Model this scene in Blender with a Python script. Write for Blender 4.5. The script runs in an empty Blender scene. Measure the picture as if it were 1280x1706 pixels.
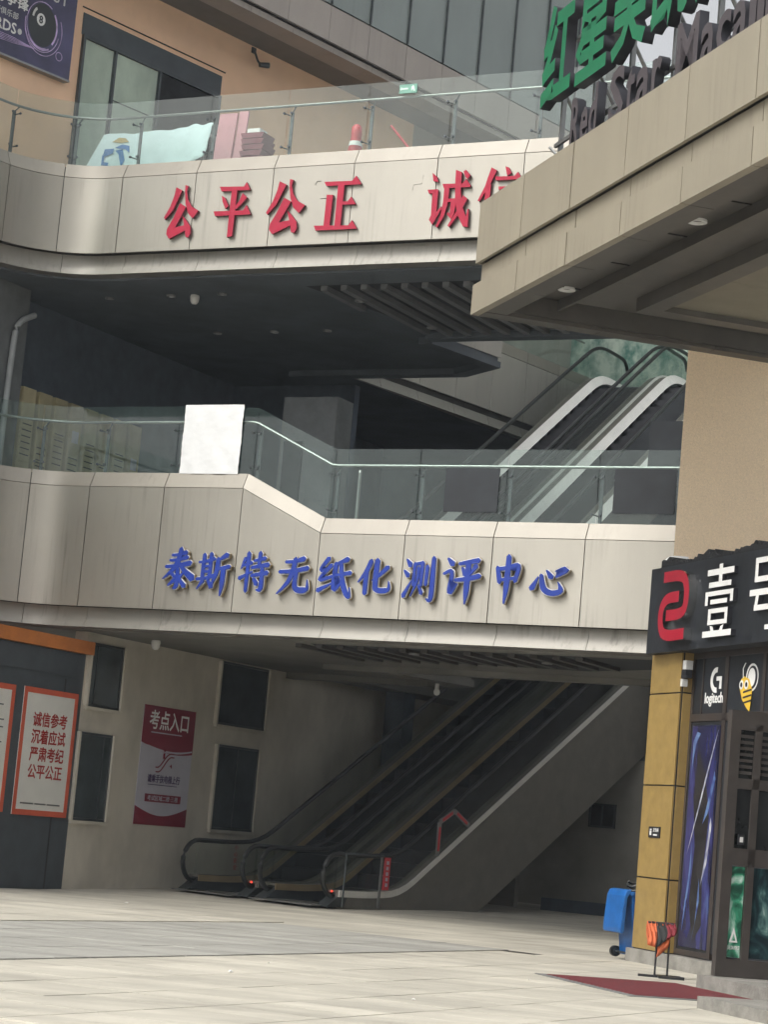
import bpy, bmesh, math, random
from mathutils import Vector, Matrix
random.seed(7)
R = math.radians
scene = bpy.context.scene
COL = scene.collection

# ------------------------------------------------------------------ camera, sky, sun, exposure
FPX, ROLL, EYE = 3800.0, R(5.1), 1.5
PITCH = math.atan(523.0 / FPX)
cam_data = bpy.data.cameras.new('camera')
cam = bpy.data.objects.new('camera', cam_data)
COL.objects.link(cam)
cam_data.sensor_fit = 'VERTICAL'
cam_data.sensor_height = 24.0
cam_data.lens = 24.0 * FPX / 1706.0
cam_data.clip_start, cam_data.clip_end = 0.1, 3000
fw = Vector((0, math.cos(PITCH), math.sin(PITCH)))
up0 = Vector((0, -math.sin(PITCH), math.cos(PITCH)))
x0 = Vector((1, 0, 0))
cx = x0 * math.cos(ROLL) + up0 * math.sin(ROLL)
cy = -x0 * math.sin(ROLL) + up0 * math.cos(ROLL)
M = Matrix((cx, cy, -fw)).transposed().to_4x4()
M.translation = (0, 0, EYE)
cam.matrix_world = M
scene.camera = cam

SUN_AZ, SUN_EL = R(232), R(50)          # azimuth clockwise from +Y (veiled sun behind the viewer, to the left)
world = bpy.data.worlds.new('World')
scene.world = world
world.use_nodes = True
wn, wl = world.node_tree.nodes, world.node_tree.links
sky = wn.new('ShaderNodeTexSky')
sky.sky_type = 'NISHITA'
sky.sun_disc = False
sky.sun_elevation = SUN_EL
sky.sun_rotation = SUN_AZ
sky.air_density, sky.dust_density, sky.ozone_density = 1.0, 6.0, 0.6
hs = wn.new('ShaderNodeHueSaturation')
hs.inputs['Saturation'].default_value = 0.12      # milky, hazy air
wl.new(sky.outputs[0], hs.inputs['Color'])
wl.new(hs.outputs[0], wn['Background'].inputs['Color'])
wn['Background'].inputs['Strength'].default_value = 0.15

sun_data = bpy.data.lights.new('sun', 'SUN')
sun_data.energy = 0.65
sun_data.angle = R(25)
sun_data.color = (1.0, 0.93, 0.81)
sun = bpy.data.objects.new('sun', sun_data)
COL.objects.link(sun)
sd = Vector((math.sin(SUN_AZ) * math.cos(SUN_EL), math.cos(SUN_AZ) * math.cos(SUN_EL), math.sin(SUN_EL)))
sun.rotation_euler = sd.to_track_quat('Z', 'Y').to_euler()

scene.view_settings.view_transform = 'Standard'
scene.view_settings.look = 'None'
scene.view_settings.gamma = 1.0
scene.view_settings.exposure = 0.6
scene.render.engine = 'CYCLES'
scene.cycles.use_denoising = True
scene.cycles.max_bounces = 6
scene.cycles.use_adaptive_sampling = True
scene.cycles.adaptive_threshold = 0.05
scene.cycles.diffuse_bounces = 3
scene.cycles.transparent_max_bounces = 12

# ------------------------------------------------------------------ frames of reference (metres)
class Frame:
    def __init__(s, o, az):                       # x axis = az clockwise from +Y ; y axis = az - 90
        s.o = Vector(o)
        s.x = Vector((math.sin(az), math.cos(az), 0))
        s.y = Vector((-math.cos(az), math.sin(az), 0))
        s.m = Matrix((s.x, s.y, Vector((0, 0, 1)))).transposed().to_4x4()
        s.m.translation = s.o
    def __call__(s, a, e, z=0.0):
        return s.o + s.x * a + s.y * e + Vector((0, 0, z))
B = Frame((-0.89, 36.0, 0), math.atan2(.887, -.462))     # a: along the balcony fronts to the right, e: into the building
K = Frame((3.9, 31.6, 0), R(162.5))                      # shop: n towards viewer ; y = t to the right
C = Frame((0.96, 30.89, 0), R(162.5))                    # overhang: same axes, own corner
UF = Frame((-5.7, 41.9, 0), math.atan2(.6225, .7826))    # set-back top storey: u along wall, y = left (minus outward)
ES = Frame((-0.21, 39.3, 0), math.atan2(.6225, .7826))   # ground escalators
W0 = Frame((0, 0, 0), R(90))

# ------------------------------------------------------------------ materials
def mat(name, col, rough=.6, metal=0.0, var=.08, scale=(3, 3, 3), bump=0.0, bscale=60, col2=None, mixs=None, spec=.5, rnd=0.0, coat=0):
    m = bpy.data.materials.new(name)
    m.use_nodes = True
    n, l = m.node_tree.nodes, m.node_tree.links
    b = n['Principled BSDF']
    b.inputs['Roughness'].default_value = rough
    b.inputs['Metallic'].default_value = metal
    b.inputs['Specular IOR Level'].default_value = spec
    b.inputs['Coat Weight'].default_value = coat
    geo = n.new('ShaderNodeNewGeometry')
    mp = n.new('ShaderNodeMapping')
    mp.inputs['Scale'].default_value = scale
    l.new(geo.outputs['Position'], mp.inputs['Vector'])
    nz = n.new('ShaderNodeTexNoise')
    nz.inputs['Scale'].default_value = 1.0
    nz.inputs['Detail'].default_value = 6
    nz.inputs['Roughness'].default_value = .62
    l.new(mp.outputs[0], nz.inputs['Vector'])
    ramp = n.new('ShaderNodeValToRGB')
    c1 = tuple(max(0, c * (1 - var * 2.2)) for c in col) if col2 is None else col2
    c2 = tuple(min(1, c * (1 + var * 1.4)) for c in col) if col2 is None else col
    ramp.color_ramp.elements[0].color = (*c1, 1)
    ramp.color_ramp.elements[1].color = (*c2, 1)
    lo, hi = mixs or (.3, .7)
    ramp.color_ramp.elements[0].position = lo
    ramp.color_ramp.elements[1].position = hi
    l.new(nz.outputs['Fac'], ramp.inputs['Fac'])
    out = ramp.outputs['Color']
    if rnd:
        oi = n.new('ShaderNodeObjectInfo')
        mr = n.new('ShaderNodeMapRange')
        mr.inputs['To Min'].default_value, mr.inputs['To Max'].default_value = 1 - rnd, 1 + rnd
        l.new(oi.outputs['Random'], mr.inputs['Value'])
        h = n.new('ShaderNodeHueSaturation')
        l.new(mr.outputs[0], h.inputs['Value'])
        l.new(out, h.inputs['Color'])
        out = h.outputs['Color']
    l.new(out, b.inputs['Base Color'])
    if bump:
        n2 = n.new('ShaderNodeTexNoise')
        n2.inputs['Scale'].default_value = bscale
        n2.inputs['Detail'].default_value = 5
        l.new(geo.outputs['Position'], n2.inputs['Vector'])
        bp = n.new('ShaderNodeBump')
        bp.inputs['Strength'].default_value = bump
        bp.inputs['Distance'].default_value = .02
        l.new(n2.outputs['Fac'], bp.inputs['Height'])
        l.new(bp.outputs[0], b.inputs['Normal'])
    return m

def panel_mat(name, col, dirt, rough=.45, metal=.2):
    """coated aluminium sheet: faint brush marks, rain streaks hanging from the upper edge"""
    m = mat(name, col, rough, metal, var=.035, scale=(1.3, 1.3, .5), rnd=.035)
    n, l = m.node_tree.nodes, m.node_tree.links
    b = n['Principled BSDF']
    src = b.inputs['Base Color'].links[0].from_socket
    geo = n.new('ShaderNodeNewGeometry')
    mp = n.new('ShaderNodeMapping'); mp.inputs['Scale'].default_value = (14, 14, .55)
    l.new(geo.outputs['Position'], mp.inputs['Vector'])
    nz = n.new('ShaderNodeTexNoise'); nz.inputs['Scale'].default_value = 1; nz.inputs['Detail'].default_value = 4
    l.new(mp.outputs[0], nz.inputs['Vector'])
    big = n.new('ShaderNodeTexNoise'); big.inputs['Scale'].default_value = .9; big.inputs['Detail'].default_value = 2
    l.new(geo.outputs['Position'], big.inputs['Vector'])
    r1 = n.new('ShaderNodeMapRange'); r1.inputs['From Min'].default_value = .52; r1.inputs['From Max'].default_value = .78
    l.new(nz.outputs['Fac'], r1.inputs['Value'])
    r2 = n.new('ShaderNodeMapRange'); r2.inputs['From Min'].default_value = .42; r2.inputs['From Max'].default_value = .68
    l.new(big.outputs['Fac'], r2.inputs['Value'])
    mu = n.new('ShaderNodeMath'); mu.operation = 'MULTIPLY'
    l.new(r1.outputs[0], mu.inputs[0]); l.new(r2.outputs[0], mu.inputs[1])
    m2 = n.new('ShaderNodeMath'); m2.operation = 'MULTIPLY'; m2.inputs[1].default_value = dirt
    l.new(mu.outputs[0], m2.inputs[0])
    mx = n.new('ShaderNodeMixRGB'); mx.inputs['Color2'].default_value = (*[c * .38 for c in col], 1)
    l.new(m2.outputs[0], mx.inputs['Fac']); l.new(src, mx.inputs['Color1'])
    l.new(mx.outputs[0], b.inputs['Base Color'])
    bp = n.new('ShaderNodeBump'); bp.inputs['Strength'].default_value = .25; bp.inputs['Distance'].default_value = .01
    wv = n.new('ShaderNodeTexNoise'); wv.inputs['Scale'].default_value = 1.6; wv.inputs['Detail'].default_value = 1
    l.new(geo.outputs['Position'], wv.inputs['Vector'])
    l.new(wv.outputs['Fac'], bp.inputs['Height']); l.new(bp.outputs[0], b.inputs['Normal'])
    b.inputs['Anisotropic'].default_value = .75      # vertically brushed sheet
    tg = n.new('ShaderNodeCombineXYZ'); tg.inputs[2].default_value = 1.0
    l.new(tg.outputs[0], b.inputs['Tangent'])
    return m

def glass_mat(name, tint=(.86, .93, .92), refl=1.0, haze=0.0, hcol=(.5, .6, .6)):
    m = bpy.data.materials.new(name); m.use_nodes = True
    n, l = m.node_tree.nodes, m.node_tree.links
    n.remove(n['Principled BSDF'])
    tr = n.new('ShaderNodeBsdfTransparent'); tr.inputs[0].default_value = (*tint, 1)
    gl = n.new('ShaderNodeBsdfGlossy'); gl.inputs['Roughness'].default_value = .03
    gl.inputs[0].default_value = (refl, refl, refl, 1)
    fr = n.new('ShaderNodeFresnel'); fr.inputs['IOR'].default_value = 1.5
    mx = n.new('ShaderNodeMixShader')
    g0 = n.new('ShaderNodeNewGeometry')             # outer faces only: the sheet is thin, light leaves it unbent
    inv = n.new('ShaderNodeMath'); inv.operation = 'SUBTRACT'; inv.inputs[0].default_value = 1.0
    l.new(g0.outputs['Backfacing'], inv.inputs[1])
    fm = n.new('ShaderNodeMath'); fm.operation = 'MULTIPLY'
    l.new(fr.outputs[0], fm.inputs[0]); l.new(inv.outputs[0], fm.inputs[1])
    l.new(fm.outputs[0], mx.inputs[0]); l.new(tr.outputs[0], mx.inputs[1]); l.new(gl.outputs[0], mx.inputs[2])
    last = mx.outputs[0]
    if haze:                                         # dust film on the glass
        df = n.new('ShaderNodeBsdfDiffuse'); df.inputs[0].default_value = (*hcol, 1)
        geo = n.new('ShaderNodeNewGeometry')
        nz = n.new('ShaderNodeTexNoise'); nz.inputs['Scale'].default_value = 2.2; nz.inputs['Detail'].default_value = 5
        l.new(geo.outputs['Position'], nz.inputs['Vector'])
        mr = n.new('ShaderNodeMapRange'); mr.inputs['To Min'].default_value = haze * .5; mr.inputs['To Max'].default_value = haze * 1.6
        l.new(nz.outputs['Fac'], mr.inputs['Value'])
        m2 = n.new('ShaderNodeMixShader')
        l.new(mr.outputs[0], m2.inputs[0]); l.new(last, m2.inputs[1]); l.new(df.outputs[0], m2.inputs[2])
        last = m2.outputs[0]
    l.new(last, n['Material Output'].inputs['Surface'])
    return m

def emit_mat(name, col, s):
    m = bpy.data.materials.new(name); m.use_nodes = True
    b = m.node_tree.nodes['Principled BSDF']
    b.inputs['Base Color'].default_value = (*col, 1)
    b.inputs['Emission Color'].default_value = (*col, 1)
    b.inputs['Emission Strength'].default_value = s
    return m

MT = dict(
    panel=panel_mat('cream_panel', (.325, .308, .268), .6, rough=.42, metal=.55),
    cap=panel_mat('cap_panel', (.315, .292, .25), .3),
    lip=panel_mat('lip_panel', (.285, .272, .24), .75),
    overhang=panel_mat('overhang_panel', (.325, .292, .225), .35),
    inner=panel_mat('inner_panel', (.40, .38, .34), .5),
    pink=panel_mat('fascia_grey_panel', (.37, .33, .30), .3),
    clad=panel_mat('storey_cladding', (.24, .275, .265), .2, rough=.32, metal=.35),
    core=mat('dark_joint', (.03, .028, .025), .8),
    soffit=mat('soffit_grey', (.16, .155, .145), .55, var=.06),
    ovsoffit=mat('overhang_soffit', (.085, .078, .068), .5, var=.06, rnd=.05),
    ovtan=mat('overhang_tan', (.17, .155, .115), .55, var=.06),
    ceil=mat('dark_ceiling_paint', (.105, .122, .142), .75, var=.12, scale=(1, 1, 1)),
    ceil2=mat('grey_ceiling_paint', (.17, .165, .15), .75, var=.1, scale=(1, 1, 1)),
    baffle2=mat('soffit_baffle', (.06, .058, .055), .6),
    baffle=mat('baffle_metal', (.15, .155, .16), .5),
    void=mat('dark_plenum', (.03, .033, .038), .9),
    beige=mat('beige_plaster', (.52, .485, .41), .85, var=.09, scale=(1.2, 1.2, .8), bump=.15, bscale=40),
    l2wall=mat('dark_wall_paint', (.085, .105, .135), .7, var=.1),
    pipe=mat('grey_pipe', (.36, .38, .39), .5),
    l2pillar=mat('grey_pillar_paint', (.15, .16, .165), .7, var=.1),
    backw=mat('grey_back_wall', (.235, .225, .20), .8, var=.1, scale=(1, 1, 1)),
    booth=mat('slate_cladding', (.062, .073, .083), .55, var=.09),
    orange=mat('orange_trim', (.50, .17, .04), .5, var=.1),
    peach=mat('peach_plaster', (.87, .575, .385), .85, var=.05, scale=(.8, .8, .8), bump=.1, bscale=50),
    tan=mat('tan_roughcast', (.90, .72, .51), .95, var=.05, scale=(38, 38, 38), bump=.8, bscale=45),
    ochre=mat('ochre_panel', (.345, .235, .08), .45, metal=.2, var=.07, scale=(6, 6, 6), rnd=.04),
    black=mat('black_metal', (.018, .019, .022), .4, var=.1),
    signblack=mat('sign_black', (.014, .017, .022), .55, var=.25, scale=(2, 2, 2), bump=.2, bscale=9),
    frame=mat('brown_black_frame', (.045, .036, .032), .4, var=.1),
    dframe=mat('door_frame', (.055, .047, .042), .4, var=.1),
    dglass=mat('dark_glass', (.022, .024, .024), .06, var=.3, scale=(1.5, 1.5, .8)),
    wpane=mat('shaded_window_glass', (.055, .068, .072), .08, var=.2, scale=(1, 1, 1)),
    inside=mat('dark_interior', (.02, .022, .024), .9, var=.3),
    concrete=mat('concrete_plinth', (.235, .225, .20), .9, var=.14, scale=(4, 4, 4), bump=.5, bscale=25),
    steel=mat('brushed_steel', (.28, .285, .28), .38, metal=.8, var=.05),
    dsteel=mat('dark_steel', (.07, .08, .085), .4, metal=.5, var=.08),
    silver=mat('white_edge', (.72, .72, .72), .35, metal=.2, var=.03),
    red=mat('red_letter', (.36, .010, .038), .5, var=.05, spec=.3),
    blue=mat('blue_letter', (.007, .034, .28), .4, var=.08, spec=.4),
    gold=mat('gold_edge', (.42, .33, .2), .4, metal=.5, var=.06),
    green=mat('green_letter', (.006, .135, .058), .45, var=.08),
    purple=mat('dusk_letter', (.06, .05, .055), .5, var=.1),
    letside=mat('letter_side', (.025, .025, .032), .55, var=.1),
    white=mat('white_paint', (.78, .78, .76), .55, var=.03),
    paper=mat('paper', (.70, .71, .71), .8, var=.02, bump=.6, bscale=5),
    pboard=mat('charcoal_board', (.022, .026, .031), .75, var=.12),
    rubber=mat('black_rubber', (.018, .02, .02), .5, var=.1),
    step=mat('step_metal', (.035, .037, .042), .45, metal=.5, var=.15),
    skin=mat('escalator_skin', (.17, .16, .14), .5, metal=.2, var=.06),
    deck=mat('escalator_deck', (.66, .65, .61), .35, metal=.1, var=.05),
    deck2=mat('escalator_deck_white', (.92, .91, .86), .5, var=.03),
    binblue=mat('bin_blue', (.012, .11, .36), .42, var=.12, scale=(4, 4, 4)),
    cabinet=mat('tan_cabinet', (.47, .41, .25), .6, var=.08, rnd=.07),
    cloth=mat('pale_blue_cloth', (.62, .76, .78), .85, var=.04),
    pinkb=mat('pink_board', (.55, .27, .30), .7, var=.06),
    maroon=mat('maroon_crate', (.20, .045, .065), .6, var=.1),
    cone=mat('cone_red', (.55, .05, .06), .5, var=.08),
    redcl=mat('dark_red_cloth', (.20, .02, .03), .85),
    orcl=mat('orange_cloth', (.62, .15, .06), .85),
    blcl=mat('black_cloth', (.035, .037, .037), .9),
    matred=mat('red_carpet', (.13, .018, .022), .95, var=.2, scale=(20, 20, 20), bump=.5, bscale=80),
    matgrey=mat('carpet_edge', (.16, .16, .155), .9),
    strip=mat('grey_granite', (.325, .318, .285), .75, rnd=.06, var=.13, scale=(.35, 1.7, 1), bump=.2, bscale=20),
    paver=mat('pale_paver', (.455, .428, .36), .85, var=.13, scale=(.5, 1.3, 1), bump=.3, bscale=22, rnd=.07),
    drain=mat('drain_slot', (.04, .038, .035), .8),
    litter=mat('litter_white', (.75, .74, .7), .8),
    posterw=mat('poster_white', (.66, .66, .62), .6, var=.03),
    posterr=mat('poster_red', (.55, .10, .05), .6, var=.05),
    inkred=mat('ink_red', (.36, .03, .025), .7),
    inkgrey=mat('ink_grey', (.13, .13, .13), .7),
    bannerr=mat('banner_red', (.21, .014, .034), .5, var=.04),
    bannerw=mat('banner_lilac', (.46, .45, .51), .5, var=.04),
    inknavy=mat('ink_navy', (.06, .03, .11), .6),
    bbnavy=mat('billboard_navy', (.055, .05, .125), .35, var=.35, scale=(.7, .7, .9)),
    bbswirl=mat('billboard_swirl', (.55, .42, .68), .4, var=.25, scale=(5, 5, 5)),
    ball=mat('ball_black', (.012, .016, .018), .3),
    yellow=mat('bee_yellow', (.80, .52, .05), .5),
    sred=mat('sign_red', (.36, .008, .026), .4, var=.05),
    chrome=mat('chrome_edge', (.7, .7, .68), .15, metal=1.0, var=.02),
    led=emit_mat('red_led', (1.0, .06, .03), 1.2),
    wgrey=mat('camera_white', (.62, .62, .60), .45),
    foam=mat('black_netting', (.02, .021, .022), .9, bump=1, bscale=30),
    glass=glass_mat('clear_glass', (.89, .94, .92), 1.0, .045, (.48, .52, .48)),
    glassg=glass_mat('green_glass', (.87, .92, .90), .9, .035, (.30, .42, .40)),
    wglass=glass_mat('window_glass', (.30, .36, .36), .9, .10, (.10, .14, .14)),
    eglass=glass_mat('escalator_glass', (.93, .95, .94), .4, .012, (.2, .22, .22)),
)
# ------------------------------------------------------------------ building blocks
def empty(name, loc=(0, 0, 0), label=None, cat=None, group=None):
    o = bpy.data.objects.new(name, None)
    o.location = loc
    o.empty_display_size = .2
    COL.objects.link(o)
    if label: o['label'] = label
    if cat: o['category'] = cat
    if group: o['group'] = group
    return o

def tag(o, label=None, cat=None, group=None, kind=None):
    if label: o['label'] = label
    if cat: o['category'] = cat
    if group: o['group'] = group
    if kind: o['kind'] = kind
    return o

def wmat(o):
    m = Matrix.Translation(o.location)
    return wmat(o.parent) @ m if o.parent else m

class MB:
    """collects solids in world coordinates, builds one mesh object"""
    def __init__(s):
        s.v, s.f, s.mi = [], [], []
        s.cur = 0
    def add(s, verts, faces):
        b = len(s.v)
        s.v += [Vector(p) for p in verts]
        s.f += [[i + b for i in f] for f in faces]
        s.mi += [s.cur] * len(faces)
        return s
    def box(s, F, a0, a1, e0, e1, z0, z1):
        P = [F(a, e, z) for z in (z0, z1) for e in (e0, e1) for a in (a0, a1)]
        return s.add(P, [(0, 2, 3, 1), (4, 5, 7, 6), (0, 1, 5, 4), (1, 3, 7, 5), (3, 2, 6, 7), (2, 0, 4, 6)])
    def prism(s, base, off):
        """base: ordered list of world points (polygon), off: extrusion vector"""
        n = len(base)
        off = Vector(off)
        P = [Vector(p) for p in base]
        Q = [p + off for p in P]
        return s.add(P + Q, [list(range(n))[::-1], [i + n for i in range(n)]] +
                     [(i, (i + 1) % n, (i + 1) % n + n, i + n) for i in range(n)])
    def tube(s, pts, r, k=8, closed=False):
        pts = [Vector(p) for p in pts]
        n = len(pts)
        rings = []
        for i, p in enumerate(pts):
            a = pts[(i - 1) % n] if closed or i > 0 else pts[i]
            b = pts[(i + 1) % n] if closed or i < n - 1 else pts[i]
            t = (b - a).normalized()
            q = Vector((0, 0, 1)) if abs(t.z) < .9 else Vector((1, 0, 0))
            u = t.cross(q).normalized(); w = t.cross(u).normalized()
            rr = r[i] if isinstance(r, (list, tuple)) else r
            rings.append([p + u * (rr * math.cos(6.2832 * j / k)) + w * (rr * math.sin(6.2832 * j / k)) for j in range(k)])
        V = [p for ring in rings for p in ring]
        Fc = []
        for i in range(n if closed else n - 1):
            for j in range(k):
                i2 = (i + 1) % n
                Fc.append((i * k + j, i * k + (j + 1) % k, i2 * k + (j + 1) % k, i2 * k + j))
        if not closed:
            Fc += [list(range(k)), [(n - 1) * k + j for j in range(k)][::-1]]
        return s.add(V, Fc)
    def build(s, name, mats, parent=None, origin=None, smooth=False, bevel=0):
        if not isinstance(mats, (list, tuple)): mats = [mats]
        me = bpy.data.meshes.new(name)
        if origin is None:
            if parent is not None: origin = wmat(parent).translation
            else:
                xs = [p.x for p in s.v]; ys = [p.y for p in s.v]; zs = [p.z for p in s.v]
                origin = Vector(((min(xs) + max(xs)) / 2, (min(ys) + max(ys)) / 2, min(zs)))
        origin = Vector(origin)
        me.from_pydata([p - origin for p in s.v], [], s.f)
        for m in mats: me.materials.append(MT[m] if isinstance(m, str) else m)
        for p, i in zip(me.polygons, s.mi):
            p.material_index = i
            p.use_smooth = smooth
        bm = bmesh.new(); bm.from_mesh(me)
        bmesh.ops.recalc_face_normals(bm, faces=bm.faces)
        bm.to_mesh(me); bm.free()
        o = bpy.data.objects.new(name, me)
        COL.objects.link(o)
        if parent is not None:
            o.parent = parent
            o.location = origin - wmat(parent).translation
        else:
            o.location = origin
        if bevel:
            md = o.modifiers.new('bevel', 'BEVEL'); md.width = bevel; md.segments = 2; md.limit_method = 'ANGLE'
        if smooth:
            try: me.set_sharp_from_angle(angle=R(40))
            except Exception: pass
        return o

def box(name, F, a0, a1, e0, e1, z0, z1, m, parent=None, bevel=0):
    return MB().box(F, a0, a1, e0, e1, z0, z1).build(name, m, parent, bevel=bevel)

def text_object(name, body, size, org, xdir, ndir, depth, m, parent=None, bold=0.0, width=None, side=None, shear=0.0, fat=0.0):
    """real lettering: text outline -> mesh, lower-left at org, running along xdir, facing ndir"""
    cu = bpy.data.curves.new(name, 'FONT')
    cu.body = body; cu.size = size; cu.extrude = depth / 2; cu.offset = bold * size; cu.resolution_u = 2; cu.shear = shear
    t = bpy.data.objects.new(name, cu)
    COL.objects.link(t)
    me = bpy.data.meshes.new_from_object(t.evaluated_get(bpy.context.evaluated_depsgraph_get()))
    bpy.data.objects.remove(t); bpy.data.curves.remove(cu)
    xs = [v.co.x for v in me.vertices]
    mn, mxx = min(xs), max(xs)
    k = 1.0 if not width else width / (mxx - mn)
    X = Vector(xdir).normalized(); N = Vector(ndir).normalized(); Y = N.cross(X)
    org = Vector(org)
    base = wmat(parent).translation if parent is not None else org
    me.materials.clear()
    me.materials.append(MT[m])
    if side:
        me.materials.append(MT[side])
    for p in me.polygons:
        p.material_index = 0 if (not side or abs(p.normal.z) > .7) else 1
    for v in me.vertices:
        c = v.co.copy()
        v.co = org + X * ((c.x - mn) * k) + Y * c.y + N * (c.z + depth / 2) - base
    if fat:                                   # heavier strokes: shifted copies a hair behind the first
        V = [v.co.copy() for v in me.vertices]; Fs = [list(p.vertices) for p in me.polygons]
        V2, F2 = list(V), list(Fs)
        for q, (ox, oy) in enumerate(((-1, 0), (1, 0), (0, 1), (0, -1))):
            b0 = len(V2)
            V2 += [p + X * (ox * fat * size) + Y * (oy * fat * size) - N * (.0004 * (q + 1)) for p in V]
            F2 += [[i + b0 for i in f] for f in Fs]
        m2 = bpy.data.meshes.new(name); m2.from_pydata(V2, [], F2)
        for mm in me.materials: m2.materials.append(mm)
        me = m2
    o = bpy.data.objects.new(name, me)
    COL.objects.link(o)
    if parent is not None: o.parent = parent
    else: o.location = base
    return o

# brush strokes --------------------------------------------------
def ribbon(pts, grow=0.0, wmul=1.0):
    """brush stroke outline from (x, y, width) points"""
    P = []
    n = len(pts)
    for i in range(n - 1):
        p0 = pts[max(i - 1, 0)]; p1 = pts[i]; p2 = pts[i + 1]; p3 = pts[min(i + 2, n - 1)]
        for k in range(5):
            t = k / 5
            P.append(tuple(.5 * (2 * b + (c - a) * t + (2 * a - 5 * b + 4 * c - d) * t * t + (3 * b - a - 3 * c + d) * t ** 3)
                           for a, b, c, d in zip(p0, p1, p2, p3)))
    P.append(pts[-1])
    L, Rr = [], []
    for i, p in enumerate(P):
        a = P[max(i - 1, 0)]; b = P[min(i + 1, len(P) - 1)]
        dx, dy = b[0] - a[0], b[1] - a[1]
        d = math.hypot(dx, dy) or 1
        w = max(p[2] * wmul, 1.5) / 2 + grow
        L.append((p[0] - dy / d * w, p[1] + dx / d * w)); Rr.append((p[0] + dy / d * w, p[1] - dx / d * w))
    def cap(p, q, w, s):
        dx, dy = p[0] - q[0], p[1] - q[1]; d = math.hypot(dx, dy) or 1
        return (p[0] + dx / d * w * .45 * s, p[1] + dy / d * w * .45 * s)
    c0 = cap(P[0], P[1], P[0][2] * wmul + grow, 1.0); c1 = cap(P[-1], P[-2], P[-1][2] * wmul + grow, 1.0)
    return [c0] + L + [c1] + Rr[::-1]

def inflate(poly, g):
    cxm = sum(p[0] for p in poly) / len(poly); cym = sum(p[1] for p in poly) / len(poly)
    return [(x + g * (1 if x > cxm else -1), y + g * (1 if y > cym else -1)) for x, y in poly]

def glyph(polys, org, sx, sy, xdir, ndir, depth, lift, name, mats, parent):
    """polys in a 0..100 box; each stroke its own solid, a hair in front of the one before"""
    X = Vector(xdir); N = Vector(ndir); Z = Vector((0, 0, 1)); org = Vector(org)
    mb = MB()
    for i, poly in enumerate(polys):
        base = [org + X * (x / 100 * sx) + Z * (y / 100 * sy) + N * lift for x, y in poly]
        n0 = len(mb.f)
        mb.prism(base, N * (depth + .0012 * i))
        for j in range(n0, len(mb.f)): mb.mi[j] = 1
        mb.mi[n0 + 1] = 0
    return mb.build(name, mats, parent)

RED = {
 '正': [[(12,91),(18,83),(99,83),(100,85),(87,99),(78,90)], [(46,5),(60,5),(61,86),(46,86)], [(58,47),(92,47),(80,61),(72,53),(58,53)],
        [(20,5),(34,5),(36,66),(21,67)], [(-3,11),(2,2),(100,2),(87,18),(79,9)]],
 '公': [[(28,97),(46,90),(40,80),(25,54),(4,36),(0,40),(15,60),(24,80)],
        [(54,100),(63,98),(60,88),(66,72),(78,59),(99,50),(85,36),(70,46),(60,64),(55,84)],
        [(44,66),(62,58),(50,40),(34,18),(20,0),(12,8),(13,18),(28,38),(38,56)],
        [(16,18),(22,-1),(70,15),(68,24)], [(54,42),(66,34),(81,20),(83,8),(78,0),(70,1),(64,20),(58,34)]],
 '平': [[(10,93),(16,84),(91,84),(92,86),(82,99),(76,91)], [(18,76),(27,72),(39,56),(31,51),(22,64)],
        [(74,79),(87,70),(74,58),(60,49),(57,54),(68,66)], [(0,47),(5,38),(99,38),(100,40),(88,56),(80,46)],
        [(44,88),(59,88),(57,-1),(43,-3)]],
 '诚': [[(8,96),(20,88),(23,79),(12,81)], [(0,66),(4,59),(24,59),(24,66)], [(12,65),(25,65),(25,25),(35,35),(37,31),(18,3),(9,12),(13,20)],
        [(34,75),(38,67),(99,67),(99,70),(88,82),(80,74)], [(39,73),(51,73),(50,40),(44,18),(30,-3),(26,0),(36,20),(39,42)],
        [(48,48),(66,48),(66,42),(48,42)], [(57,47),(69,47),(67,20),(61,11),(50,20),(52,24),(57,22)],
        [(63,99),(77,94),(78,60),(84,34),(95,14),(97,28),(100,28),(101,-4),(90,-3),(75,18),(67,42),(64,70)],
        [(84,53),(95,46),(80,22),(58,-3),(54,0),(72,24)], [(81,95),(86,98),(97,88),(92,81),(86,85)]],
 '信': [[(26,100),(39,94),(26,70),(4,40),(0,42),(14,66)], [(16,66),(28,70),(28,-1),(16,-3)], [(58,100),(66,98),(73,88),(64,83)],
        [(36,83),(39,76),(99,76),(88,89),(80,82)], [(46,65),(47,59),(90,59),(81,70),(76,64)], [(46,50),(47,44),(90,44),(81,56),(76,50)],
        [(43,35),(54,35),(54,-2),(43,-5)], [(52,35),(88,35),(88,29),(52,29)], [(78,36),(91,34),(89,-3),(78,-1)], [(52,8),(80,8),(80,2),(52,2)]],
}
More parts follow.
